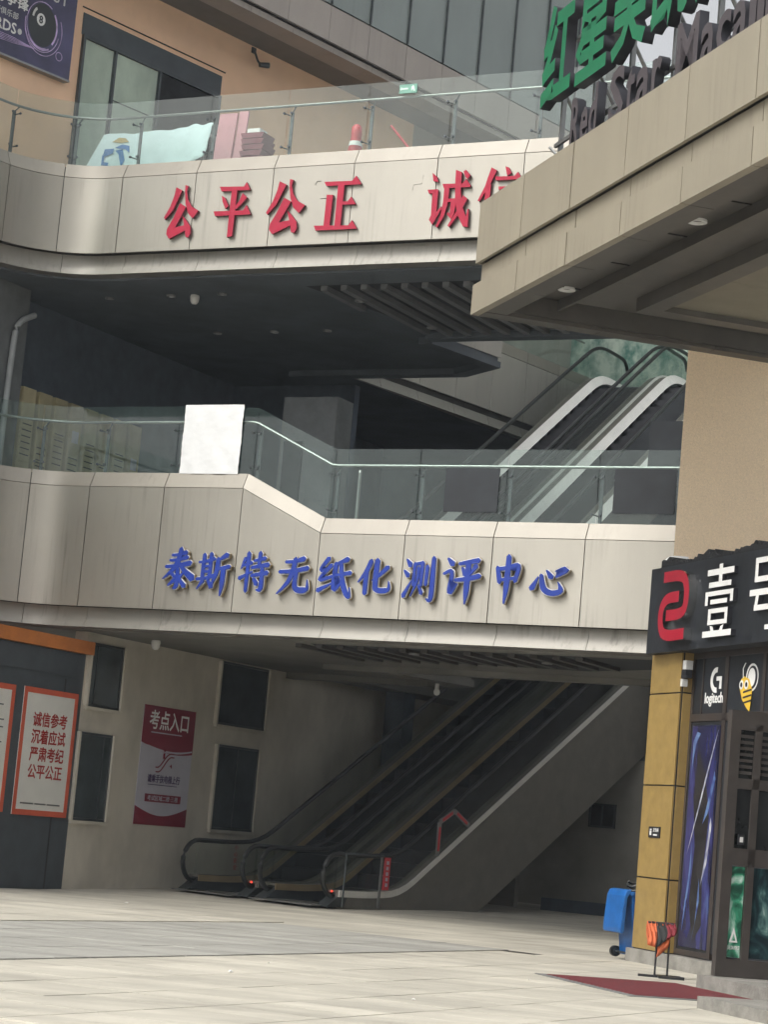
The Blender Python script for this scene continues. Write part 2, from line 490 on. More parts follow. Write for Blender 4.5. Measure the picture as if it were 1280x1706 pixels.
BLUE = {
 '泰': [[(28,86,5),(50,88,6),(74,94,8)], [(22,73,5),(48,75,6),(78,82,8)], [(10,57,6),(50,60,7),(90,68,9)], [(56,102,9),(50,75,10),(34,50,8),(2,26,2)],
        [(54,66,6),(72,48,9),(100,30,13)], [(50,52,8),(50,12,9),(40,3,3)], [(30,42,6),(41,32,6)], [(22,10,3),(42,24,8)], [(72,44,3),(57,30,7)], [(58,26,6),(76,10,9)]],
 '斯': [[(4,77,5),(28,80,6),(52,87,7)], [(19,97,8),(17,36,8)], [(41,100,8),(40,36,8)], [(18,65,5),(40,68,5)], [(18,51,5),(40,54,5)], [(0,32,6),(28,35,6),(55,42,8)],
        [(20,28,8),(3,6,2)], [(36,30,5),(49,14,10)], [(92,98,10),(64,82,4)], [(65,86,9),(62,50,9),(44,8,2)], [(63,59,5),(102,67,8)], [(84,62,10),(83,20,9),(79,-10,2)]],
 '特': [[(17,88,8),(4,60,3)], [(10,69,5),(42,77,7)], [(29,102,10),(27,0,8)], [(0,34,8),(46,53,3)], [(50,82,5),(90,90,8)], [(71,104,9),(69,66,8)],
        [(43,64,6),(103,73,9)], [(44,42,6),(101,51,9)], [(82,62,9),(82,10,10),(66,4,3)], [(54,34,7),(65,20,10)]],
 '无': [[(22,82,6),(50,84,7),(82,92,10)], [(4,55,7),(48,58,8),(96,67,9)], [(54,90,10),(47,56,10),(32,26,8),(0,-4,3)],
        [(60,58,9),(57,22,10),(66,9,11),(88,8,11),(99,14,7),(97,36,2)]],
 '纸': [[(30,100,9),(6,68,6),(34,72,5)], [(40,82,8),(4,42,6),(43,52,6)], [(2,14,9),(44,34,3)], [(90,99,10),(50,83,4)], [(54,86,9),(52,20,10),(74,36,3)],
        [(53,55,5),(101,63,8)], [(70,84,8),(77,42,10),(92,8,10),(103,0,6),(101,24,2)]],
 '化': [[(38,100,10),(24,66,9),(0,34,3)], [(25,70,10),(24,0,9)], [(92,82,10),(66,56,7),(44,40,2)], [(58,102,11),(56,28,11),(63,12,11),(88,11,11),(100,18,7),(98,40,2)]],
 '测': [[(6,98,4),(19,84,11)], [(0,70,4),(13,58,10)], [(2,6,9),(25,44,3)], [(34,88,7),(32,34,7)], [(34,86,6),(59,91,6)], [(59,91,8),(57,34,7)],
        [(47,78,7),(44,44,6),(26,6,2)], [(50,34,5),(61,14,8)], [(75,82,8),(73,36,7)], [(94,103,9),(93,6,10),(78,0,3)]],
 '评': [[(12,98,5),(25,85,11)], [(2,60,5),(25,66,7),(22,14,9),(42,36,2)], [(45,86,6),(98,96,9)], [(54,76,5),(63,60,10)], [(92,82,9),(77,60,3)],
        [(36,45,6),(70,49,8),(103,57,9)], [(71,90,10),(69,20,10),(67,-14,2)]],
 '中': [[(17,78,9),(26,40,10)], [(18,74,7),(50,78,8),(86,84,9),(77,44,9)], [(26,45,6),(77,52,6)], [(52,108,11),(50,30,12),(45,-16,3)]],
 '心': [[(22,60,3),(6,24,11)], [(30,66,7),(38,26,11),(60,12,12),(84,20,10),(76,46,2)], [(44,80,4),(57,60,11)], [(70,78,6),(94,84,13),(70,60,3)]],
}
# ================================================================== SETTING: plaza
def gz(e): return .02 * min(max(e, 0), 6)
gm = MB()
rows = [-420, -120, -45, -16, -3, 0, 1.5, 3, 4.5, 6, 12, 40, 300]
cols = [-400, -60, -12, -4.8, 4, 12, 60, 400]
gm.add([B(a, e, gz(e) - .012) for e in rows for a in cols],
       [(i * 8 + j, i * 8 + j + 1, (i + 1) * 8 + j + 1, (i + 1) * 8 + j) for i in range(len(rows) - 1) for j in range(7)])
pm = mat('plaza_paving', (.45, .423, .355), .85, var=.13, scale=(.5, 1.3, 1), bump=.3, bscale=20)
_n, _l = pm.node_tree.nodes, pm.node_tree.links
_src = _n['Principled BSDF'].inputs['Base Color'].links[0].from_socket
_geo = _n.new('ShaderNodeNewGeometry')
_sub = _n.new('ShaderNodeVectorMath'); _sub.operation = 'SUBTRACT'; _sub.inputs[1].default_value = B.o
_l.new(_geo.outputs['Position'], _sub.inputs[0])
_map = _n.new('ShaderNodeVectorRotate'); _map.rotation_type = 'Z_AXIS'; _map.inputs['Angle'].default_value = math.atan2(.462, .887)
_l.new(_sub.outputs[0], _map.inputs['Vector'])
_br = _n.new('ShaderNodeTexBrick')
_br.inputs['Scale'].default_value = 1.0; _br.offset = 0.0
_br.inputs['Brick Width'].default_value = .9; _br.inputs['Row Height'].default_value = .6; _br.inputs['Mortar Size'].default_value = .006
_br.inputs['Color1'].default_value = (1, 1, 1, 1); _br.inputs['Color2'].default_value = (.9, .9, .9, 1); _br.inputs['Mortar'].default_value = (.5, .48, .45, 1)
_l.new(_map.outputs[0], _br.inputs['Vector'])
_mx = _n.new('ShaderNodeMixRGB'); _mx.blend_type = 'MULTIPLY'; _mx.inputs['Fac'].default_value = 1
_l.new(_src, _mx.inputs['Color1']); _l.new(_br.outputs['Color'], _mx.inputs['Color2'])
_l.new(_mx.outputs[0], _n['Principled BSDF'].inputs['Base Color'])
ground = tag(gm.build('plaza', pm, origin=(0, 0, 0)), 'pale paved plaza in front of the mall', kind='structure')

# granite strip let into the paving and the slot drain along the mall front
strip = MB()
strip.add([B(1.02, -40, -.008), B(4.78, -40, -.008), B(4.78, -2.40, -.008), B(1.02, -2.40, -.008)], [(0, 1, 2, 3)])
gstrip = tag(strip.build('granite_strip', 'strip', origin=(0, 0, 0)), 'darker grey granite strip crossing the pale plaza', kind='structure')
gsl = bpy.data.meshes.new('granite_slab')
gsl.from_pydata([tuple(B.x * x + B.y * y + Vector((0, 0, z))) for x, y, z in [(-.467, -.297, -.02), (.467, -.297, -.02), (.467, .297, -.02), (-.467, .297, -.02), (-.46, -.29, 0), (.46, -.29, 0), (.46, .29, 0), (-.46, .29, 0)]],
                [], [(4, 5, 6, 7), (0, 1, 5, 4), (1, 2, 6, 5), (2, 3, 7, 6), (3, 0, 4, 7)])
gsl.materials.append(MT['strip'])
for i in range(26):
    for j in range(4):
        o = bpy.data.objects.new('granite_slab', gsl)
        COL.objects.link(o); o.parent = gstrip
        o.location = B(1.02 + .94 * (j + .5), -2.40 - .6 * (i + .5), random.uniform(-.0015, .001))
tag(MB().add([B(4.8, -2.75, -.002), B(7.6, -2.95, -.002), B(7.6, -2.83, -.002), B(4.8, -2.58, -.002)], [(0, 1, 2, 3)]).build('slot_drain', 'drain', origin=(0, 0, 0)),
    'thin dark drain slot in the paving by the blue bin', kind='structure')

# single paving slabs, nearest ones; one shared mesh
def visible(p, marg=.02):
    q = p - Vector((0, 0, EYE))
    d = q.dot(fw)
    if d < 5: return None
    u, v = q.dot(cx) / d * FPX / 853, q.dot(cy) / d * FPX / 853
    return d if abs(u) < .75 + marg and -1 - marg < v < 1 else None
pv = []
for i in range(-60, 10):
    for j in range(-14, 30):
        a = j * .9; e = i * .6
        ctr = B(a + .45, e + .3)
        if e > -2 or (a + .9 > 1.0 and a < 4.8): continue
        dk = min((visible(B(a + da, e + de), .0) or 99) for da in (0, .9) for de in (0, .6))
        if dk < 40: pv.append((dk, a, e))
pv.sort()
slab = bpy.data.meshes.new('paving_slab')
h, w, g, b_ = .45, .3, .003, .006
vs = [(-h + g, -w + g, -.02), (h - g, -w + g, -.02), (h - g, w - g, -.02), (-h + g, w - g, -.02),
      (-h + g + b_, -w + g + b_, 0), (h - g - b_, -w + g + b_, 0), (h - g - b_, w - g - b_, 0), (-h + g + b_, w - g - b_, 0)]
vs = [tuple(B.x * x + B.y * y + Vector((0, 0, z))) for x, y, z in vs]
slab.from_pydata(vs, [], [(4, 5, 6, 7), (0, 1, 5, 4), (1, 2, 6, 5), (2, 3, 7, 6), (3, 0, 4, 7)])
slab.materials.append(MT['paver'])
for dk, a, e in pv[:300]:
    o = bpy.data.objects.new('paving_slab', slab)
    COL.objects.link(o); o.parent = ground
    o.location = B(a + .45, e + .3, random.uniform(-.0015, .001))
    o.rotation_euler = (random.uniform(-.0015, .0015), random.uniform(-.0015, .0015), 0)

# ================================================================== SETTING: the mall building
mall = empty('mall_building', B(0, 0, 0), 'cream panelled shopping mall with two curved balcony bands and dark open floors', 'building')

RA = 1.4
def path(s, d):
    if s >= 0: return (s - 4.9, -d)
    th = -s / RA
    if th <= math.pi / 2:
        r = RA - d
        return (-4.9 - r * math.sin(th), -RA + r * math.cos(th))
    return (-6.3 + d, -RA - (-s - RA * math.pi / 2))

SEAMS = [-6.3, -4.8, -3.3, -1.83, -.83, .28, 1.77, 3.285, 4.8, 6.315, 7.83, 9.345, 10.86]
def capz_low(s):
    a = s - 4.9
    return 7.0 if a < -1.6 else (6.29 if a > -.09 else 7.0 - .71 * (a + 1.6) / 1.51)
def capz_up(s): return 12.39

def sweep(s0, s1, prof, name, m, parent, steps=None, smooth=False):
    """prof(s) -> closed list of (d, z) ; swept along the balcony line"""
    if steps is None: steps = max(1, int(abs(s1 - s0) / .1)) if s0 < 0 else 1
    mb = MB()
    P = []
    for i in range(steps + 1):
        s = s0 + (s1 - s0) * i / steps
        pr = prof(s)
        k = len(pr)
        for d, z in pr:
            a, e = path(s, d)
            P.append(B(a, e, z))
    F = [[(i * k + j), (i * k + (j + 1) % k), ((i + 1) * k + (j + 1) % k), ((i + 1) * k + j)] for i in range(steps) for j in range(k)]
    F += [list(range(k)), [steps * k + j for j in range(k)][::-1]]
    mb.add(P, F)
    return mb.build(name, m, parent, smooth=smooth)

def band(capz, zb, zl):
    core = sweep(SEAMS[0], SEAMS[-1], lambda s: [(-.05, zb + .02), (-.05, capz(s) - .28), (-.17, capz(s) - .28), (-.17, capz(s) - .04), (-.45, capz(s) - .04),
                 (-.45, zl + .06), (-.22, zl + .06), (-.22, zb + .02)], 'fascia_band', 'core', mall, steps=170)
    g = .007
    for s0, s1 in zip(SEAMS[:-1], SEAMS[1:]):
        jit = random.uniform(-.003, .003)
        sweep(s0 + g, s1 - g, lambda s: [(jit, zb), (jit, capz(s) - .265), (-.04, capz(s) - .265), (-.04, zb)], 'face_panel', 'panel', core, smooth=s0 < 0)
        sweep(s0 + g, s1 - g, lambda s: [(jit + .004, capz(s) - .255), (-.115, capz(s)), (-.165, capz(s)), (-.165, capz(s) - .03), (-.04, capz(s) - .27)], 'cap_panel', 'cap', core, smooth=s0 < 0)
        sweep(s0 + .1 + g * .6, s1 + .1 - g * .6, lambda s: [(-.185, zb + .0), (-.18, zb - .12), (-.155, zb - .21), (-.10, zl + .03), (-.09, zl), (-.13, zl), (-.18, zl + .05), (-.21, zb)], 'lip_panel', 'lip', core, smooth=True)
    sweep(SEAMS[0], SEAMS[-1], lambda s: [(-.125, zl + .03), (-.125, zl + .012), (-.66, zl + .012), (-.66, zl + .05)], 'soffit_trim', 'soffit', core, steps=170)
    return core
band_low = band(capz_low, 4.71, 4.37)
tag(band_low, 'lower cream balcony band that steps down to the right')
band_up = band(capz_up, 10.80, 10.45)
tag(band_up, 'upper cream balcony band with curved left corner')

# floor slabs with the escalator void; underside = dark ceiling
def slab_poly(inset, void=True):
    pts = []
    for i in range(24):
        s = -6.3 + 6.3 * i / 23
        pts.append(path(s, -inset))
    pts += [(9.0, inset), (9.0, 5.0), (-.95, 5.0), (-.55, 7.1), (-1.6, 7.85), (-4.42, 7.85), (-3.3, 17.4), (9.0, 17.4), (9.0, 26), (-16, 26), (-16, -12), (-6.3 - inset, -12)]
    return pts
def slab_mesh(name, z0, z1, inset, m):
    mb = MB()
    pts = slab_poly(inset)
    mb.prism([B(a, e, z0) for a, e in pts], (0, 0, z1 - z0))
    return mb.build(name, m, mall)
def tri_fix(o):
    bm = bmesh.new(); bm.from_mesh(o.data)
    bmesh.ops.triangulate(bm, faces=[f for f in bm.faces if len(f.verts) > 4])
    bm.to_mesh(o.data); bm.free()
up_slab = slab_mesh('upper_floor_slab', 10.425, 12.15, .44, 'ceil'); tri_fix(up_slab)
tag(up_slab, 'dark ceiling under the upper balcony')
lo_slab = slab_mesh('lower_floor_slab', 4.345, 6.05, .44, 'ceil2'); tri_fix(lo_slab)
tag(lo_slab, 'grey ceiling over the ground floor')
# stepped edges of the ceiling round the void
for sl, z in ((up_slab, 10.425), (lo_slab, 4.345)):
    m = 'ceil' if z > 6 else 'ceil2'
    MB().box(B, -.93, 9, 4.72, 5.02, z - .10, z - .002).build('ceiling_edge', m, sl)
    MB().prism([B(-.93, 5.03, z - .12), B(-.5, 7.14, z - .12), B(-1.58, 7.9, z - .12), B(-5.4, 7.9, z - .12), B(-5.4, 7.6, z - .12), B(-1.7, 7.6, z - .12), B(-.83, 7.0, z - .12), B(-1.22, 5.03, z - .12)], (0, 0, .118)).build('ceiling_edge', m, sl)
MB().prism([B(-.52, 7.13, 10.5), B(-.97, 5.04, 10.5), B(-.97, 5.04, 12.1), B(-.52, 7.13, 12.1)], B.x * .02).build('void_fascia', 'inner', up_slab)
# baffle field
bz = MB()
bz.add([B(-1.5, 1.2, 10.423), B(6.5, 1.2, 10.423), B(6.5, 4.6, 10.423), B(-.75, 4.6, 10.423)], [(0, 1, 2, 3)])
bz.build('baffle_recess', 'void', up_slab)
for i in range(20):
    a = -1.2 + .38 * i
    MB().box(B, a, a + .12, 1.2, min(4.6, 1.25 + max(0, (a + 1.5)) * 4.7), 10.33, 10.42).build('ceiling_baffle', 'baffle', up_slab)
MB().add([B(-.6, .9, 4.343), B(7.5, .9, 4.343), B(3.2, 3.6, 4.343), B(-1.2, 3.2, 4.343)], [(0, 1, 2, 3)]).build('baffle_recess', 'void', lo_slab)
for i in range(14):
    a = -.9 + .38 * i
    MB().box(B, a, a + .12, .95, 3.2 - i * .05, 4.28, 4.342).build('ceiling_baffle', 'baffle2', lo_slab)
# downlights in the dark ceiling
for a, e in [(-5.71, 1.54), (-4.39, 1.51), (-3.33, 1.5), (-5.1, 4.3), (-3.87, 4.31), (-2.75, 4.31), (-.82, 1.91), (-.41, 3.91), (1.4, 2.6)]:
    mb = MB()
    ring = [(.085, 0), (.085, -.025), (.06, -.025), (.055, .0)]
    k = 16
    V = [B(a + r * math.cos(6.2832 * j / k), e + r * math.sin(6.2832 * j / k), 10.423 + z - (.09 if a > -1.5 else 0)) for j in range(k) for r, z in ring]
    mb.add(V, [(j * 4 + q, j * 4 + q + 1, ((j + 1) % k) * 4 + q + 1, ((j + 1) % k) * 4 + q) for j in range(k) for q in range(3)])
    mb.build('downlight', 'steel', up_slab)
for a, e in [(1.2, 1.1), (3.3, 1.6), (5.4, 1.4)]:
    k = 16; mb = MB()
    V = [B(a + r * math.cos(6.2832 * j / k), e + r * math.sin(6.2832 * j / k), 4.343 + z - .06) for j in range(k) for r, z in ((.085, 0), (.085, -.025), (.06, -.025), (.055, .0))]
    mb.add(V, [(j * 4 + q, j * 4 + q + 1, ((j + 1) % k) * 4 + q + 1, ((j + 1) % k) * 4 + q) for j in range(k) for q in range(3)])
    mb.build('downlight', 'steel', lo_slab)

# inner balcony round the void (upper floor, far left side), seen over the escalators
def ivb(e): return -4.37 + .155 * (e - 8.1)
inner = MB().prism([B(ivb(7.95) - .3, 7.95, 10.5), B(ivb(7.95) - .05, 7.95, 10.5), B(ivb(17.4) - .05, 17.4, 10.5), B(ivb(17.4) - .3, 17.4, 10.5)], (0, 0, 1.7)).build('inner_band', 'core', mall)
for i in range(7):
    e0, e1 = 7.96 + i * 1.35, 7.96 + (i + 1) * 1.35 - .015
    MB().prism([B(ivb(e0) - .05, e0, 10.78), B(ivb(e0), e0, 10.78), B(ivb(e1), e1, 10.78), B(ivb(e1) - .05, e1, 10.78)], (0, 0, 1.35)).build('face_panel', 'inner', inner)
    MB().prism([B(ivb(e0) - .12, e0, 12.14), B(ivb(e0) + .004, e0, 12.14), B(ivb(e1) + .004, e1, 12.14), B(ivb(e1) - .12, e1, 12.14)], (0, 0, .24)).build('cap_panel', 'cap', inner)
    MB().prism([B(ivb(e0) - .2, e0, 10.43), B(ivb(e0) + .02, e0, 10.43), B(ivb(e0) - .09, e0, 10.77), B(ivb(e0) - .2, e0, 10.77)], B(ivb(e1), e1) - B(ivb(e0), e0)).build('lip_panel', 'lip', inner)

# walls of the ground floor and of the dark first floor
wall_w = MB().box(B, -5.05, -4.80, .66, 17, 0, 4.34).build('side_wall', 'beige', mall)
tag(wall_w, 'beige plastered wall with dark windows beside the escalators')
def window(e0, e1, z0, z1, mull=None):
    f = MB()
    for q in ((e0, e0 + .04, z0, z1), (e1 - .04, e1, z0, z1), (e0, e1, z0, z0 + .04), (e0, e1, z1 - .04, z1)):
        f.box(B, -4.82, -4.77, *q)
    if mull: f.box(B, -4.82, -4.775, mull - .015, mull + .015, z0 + .05, z1 - .05)
    w = f.build('window', 'dsteel', wall_w)
    MB().box(B, -4.80, -4.788, e0 + .042, e1 - .042, z0 + .042, z1 - .042).build('pane', 'wpane', w)
    MB().box(B, -4.81, -4.74, e0 - .03, e1 + .07, z0 - .06, z0 - .005).build('sill', 'beige', w)
    MB().box(B, -4.81, -4.735, e1 + .002, e1 + .07, z0, z1 - .01 if z1 > 4.2 else z1).build('jamb', 'beige', w)
    MB().box(B, -4.81, -4.735, e0 - .06, e0 - .002, z0, z1 - .01 if z1 > 4.2 else z1).build('jamb', 'beige', w)
window(.80, 1.79, 3.09, 4.18, 1.0)
window(.70, 1.70, 1.16, 2.65, 1.46)
window(5.09, 6.87, 3.13, 4.31)
window(5.22, 6.77, 1.18, 2.76, 6.0)
# hairline settlement marks on the plaster
booth = MB().box(B, -5.6, -4.79, -4.2, .66, -.02, 3.94).build('booth_wall', 'booth', mall)
tag(booth, 'slate grey clad wall under the left end of the lower balcony')
MB().box(B, -5.6, -4.785, .12, .16, .0, 3.48).build('cladding_joint', 'black', booth)
for e0, e1, z0, z1 in [(-4.1, .62, 3.52, 3.92), (-4.1, .1, .0, 3.48)]:
    MB().box(B, -4.79, -4.772, e0, e1, z0 + .012, z1 - .012).build('cladding_panel', 'booth', booth)
MB().box(B, -5.6, -4.72, -4.2, .80, 3.95, 4.17).build('orange_beam', 'orange', booth)
tag(MB().box(B, -1.08, 1.0, 12.6, 12.8, .1, 3.3).box(B, 1.001, 9.0, 12.6, 12.8, .1, 6.0).build('back_wall', 'backw', mall), 'grey wall behind the lower escalators')
bw = mall.children[-1]
fwn = MB(); OX = .26
for q in ((-.44, -.40, 1.88, 2.37), (.10, .14, 1.88, 2.37), (-.40, .10, 1.88, 1.92), (-.40, .10, 2.33, 2.37), (-.17, -.14, 1.92, 2.33)):
    fwn.box(B, q[0] + OX, q[1] + OX, 12.55, 12.6, q[2], q[3])
ww = fwn.build('window', 'dsteel', bw)
MB().box(B, -.40 + OX, .10 + OX, 12.58, 12.597, 1.92, 2.33).build('pane', 'inside', ww)
MB().box(B, -4.8, -1.2, 16.0, 16.2, .1, 6.0).build('back_wall', 'backw', mall)
MB().box(B, -2.3, -1.72, 12.6, 12.8, .1, 2.2).build('door_jamb', 'backw', mall)
MB().box(B, -1.08, 9.0, 12.53, 12.6, .1, .36).build('base_gloom', 'l2wall', bw)  # dark strip painted in for the gloom at the wall's foot
MB().box(B, -16, 12, 19.0, 19.3, 0, 12.0).build('rear_wall', 'l2wall', mall)
MB().box(B, -4.55, -4.1, 11.5, 12.0, .1, 4.34).build('pillar', 'l2wall', mall)
MB().box(B, -2.6, -1.05, 5.02, 6.4, 4.25, 6.04).build('landing_beam', 'ceil2', mall)
MB().box(B, 8.8, 9.0, .5, 19, .1, 6.0).build('end_wall', 'backw', mall)
# first floor interior
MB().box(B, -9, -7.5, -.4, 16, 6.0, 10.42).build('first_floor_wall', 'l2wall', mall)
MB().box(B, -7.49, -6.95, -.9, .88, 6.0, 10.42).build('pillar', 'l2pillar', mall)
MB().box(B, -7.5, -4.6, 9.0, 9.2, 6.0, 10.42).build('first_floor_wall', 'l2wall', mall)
MB().box(B, -3.1, -2.0, 3.6, 4.2, 6.0, 9.02).build('pillar', 'l2pillar', mall)
MB().box(B, -3.0, -2.62, 3.56, 3.6, 6.2, 8.2).build('notice_panel', 'pboard', mall)
# plant-like mural on the far wall above the void
mural = mat('mural_paint', (.50, .60, .50), .8, scale=(3.2, 3.2, 2.2), col2=(.08, .20, .16), mixs=(.36, .64))
MB().box(B, -7, 8.9, 18.6, 18.8, 12.15, 16.5).build('mural_wall', mural, mall)
MB().box(B, -12, 12, 17.5, 26, 16.5, 16.8).build('roof_slab', 'soffit', mall)

# set-back top storey: peach wall, deep soffit, fascia and tall cladding
peach = MB().box(UF, -6.5, 9.0, .0, .3, 12.1, 16.95).build('terrace_wall', 'peach', mall)
tag(peach, 'peach plaster wall behind the upper terrace')
MB().box(UF, 9.0, 16, .0, .3, 12.1, 16.95).build('terrace_wall', 'pink', mall)
MB().box(UF, -1.16, 2.72, -.012, -.001, 15.6, 16.02).build('window_head', 'booth', peach)
MB().box(UF, -1.2, 2.8, -.02, -.001, 16.11, 16.13).build('joint', 'core', peach)
wf = MB()
for u0, u1, z0, z1 in [(-1.14, -1.08, 12.15, 15.6), (-.29, -.24, 12.15, 15.56), (.93, .98, 12.15, 15.56), (2.62, 2.7, 12.15, 15.6), (-1.08, 2.62, 15.54, 15.6)]:
    wf.box(UF, u0, u1, -.07, -.002, z0, z1)
wfo = wf.build('shop_window', 'dsteel', peach)
rw = mat('reflected_stone', (.80, .76, .66), .9, var=.12, scale=(1.5, 1.5, .7))  # reflection of the stone building opposite, painted on sheets behind the panes
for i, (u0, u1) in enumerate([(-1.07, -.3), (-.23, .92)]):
    MB().box(UF, u0, u1, -.012, -.003, 12.16, 15.53).build('window_reflection', rw, wfo)
    MB().box(UF, u0, u1, -.05, -.042, 12.16, 15.53).build('pane', 'glassg', wfo)
MB().box(UF, .99, 2.61, -.03, -.003, 12.16, 15.53).build('pane', 'inside', wfo)
for z in (12.9, 13.75, 14.6):
    MB().box(UF, -.2, .9, -.03, -.013, z, z + .015).build('reflection_joint', 'core', wfo)  # panel joints of the painted reflection, as thin dark bars
up = MB().box(UF, -7, 15, -1.44, 3, 17.0, 26).build('top_storey', 'core', mall)
tag(up, 'grey clad top storey overhanging the terrace')
MB().box(UF, -7, 15, -.85, .2, 16.93, 16.99).build('soffit', 'soffit', up)
sof = [(-7 + i * 1.27, -7 + (i + 1) * 1.27 - .012) for i in range(17)]
for u0, u1 in sof:
    MB().box(UF, u0, u1, -1.40, -.86, 16.87, 16.99).build('soffit_strip', 'pink', up)
for i in range(18):
    u0 = 4.13 + (i - 9) * 1.265; u1 = u0 + 1.253
    if u1 > 15: break
    MB().box(UF, u0, u1, -1.50, -1.445, 17.02, 17.75).build('fascia_panel', 'pink', up)
    MB().box(UF, u0 + .01, u1 - .01, -1.49, -1.445, 17.79, 26).build('cladding_panel', 'clad', up)
    MB().box(UF, u0 - .028, u0 + .004, -1.53, -1.445, 17.79, 26).build('mullion', 'dsteel', up)
# ================================================================== glass balustrades
def balustrade(capz, label, s_lo, s_hi, gm, zfloor):
    t = empty('glass_balustrade', B(0, 0, capz(8)), label, 'balustrade')
    js = [s + .09 for s in SEAMS]
    for s0, s1 in zip(js[:-1], js[1:]):
        if s1 < s_lo or s0 > s_hi: continue
        sweep(s0 + .008, s1 - .008, lambda s: [(-.125, capz(s) - .02), (-.125, capz(s) + 1.13), (-.14, capz(s) + 1.13), (-.14, capz(s) - .02)], 'glass_pane', gm, t, smooth=s0 < 0)
    for s in js:
        if s < s_lo or s > s_hi: continue
        a, e = path(s, -.22); a2, e2 = path(s + .05, -.22); a3, e3 = path(s, -.25); a4, e4 = path(s + .05, -.25)
        p = MB().prism([B(a, e, capz(s) - .15), B(a2, e2, capz(s) - .15), B(a4, e4, capz(s) - .15), B(a3, e3, capz(s) - .15)], (0, 0, .92)).build('post', 'dsteel', t)
        mb = MB()
        for zz in (.70, .12):
            for ds in (-.07, .07):
                q0 = path(s + .02, -.22); q1 = path(s + ds, -.13)
                mb.tube([B(*q0, capz(s) + zz), B(*q1, capz(s) + zz + .02)], .011, 6)
                q2 = path(s + ds, -.105)
                mb.tube([B(*q1, capz(s) + zz + .02), B(*q2, capz(s) + zz + .02)], .022, 8)
        tag(mb.build('glass_clamp', 'dsteel', p), kind='stuff')
        q0 = path(s + .025, -.235); q1 = path(s + .09, -.21)
        MB().tube([B(*q0, capz(s) + .76), B(*q1, capz(s) + .86)], .013, 6).build('bracket', 'dsteel', p)
    n = 150
    pts = []
    for i in range(n + 1):
        s = s_lo + (s_hi - s_lo) * i / n
        pts.append(B(*path(s, -.21), capz(s) + .875))
    MB().tube(pts, .024, 8).build('handrail', 'steel', t, smooth=True)
    return t
balustrade(capz_up, 'frameless glass balustrade on the upper cream balcony', -5.9, 10.8, 'glass', 12.15)
balustrade(capz_low, 'green tinted glass balustrade stepping down along the lower balcony', -5.9, 10.8, 'glassg', 6.05)
ib = empty('glass_balustrade', B(ivb(12), 12, 12.38), 'glass balustrade on the inner balcony beyond the upper escalator', 'balustrade')
for i in range(7):
    e0, e1 = 7.96 + i * 1.35, 7.96 + (i + 1) * 1.35 - .015
    MB().prism([B(ivb(e0) - .07, e0, 12.3), B(ivb(e0) - .055, e0, 12.3), B(ivb(e1) - .055, e1, 12.3), B(ivb(e1) - .07, e1, 12.3)], (0, 0, 1.2)).build('glass_pane', 'glass', ib)
MB().tube([B(ivb(8) - .14, 8, 13.2), B(ivb(17.3) - .14, 17.3, 13.2)], .024).build('handrail', 'steel', ib)

# ================================================================== escalators
def smooth_pts(pts, it=2):
    for _ in range(it):
        q = [pts[0]]
        for a, b in zip(pts[:-1], pts[1:]):
            q += [tuple(x * .75 + y * .25 for x, y in zip(a, b)), tuple(x * .25 + y * .75 for x, y in zip(a, b))]
        q.append(pts[-1])
        pts = q
    return pts
def interp(pr, u):
    for (u0, z0), (u1, z1) in zip(pr[:-1], pr[1:]):
        if u <= u1: return z0 + (z1 - z0) * (u - u0) / max(u1 - u0, 1e-6)
    return pr[-1][1]

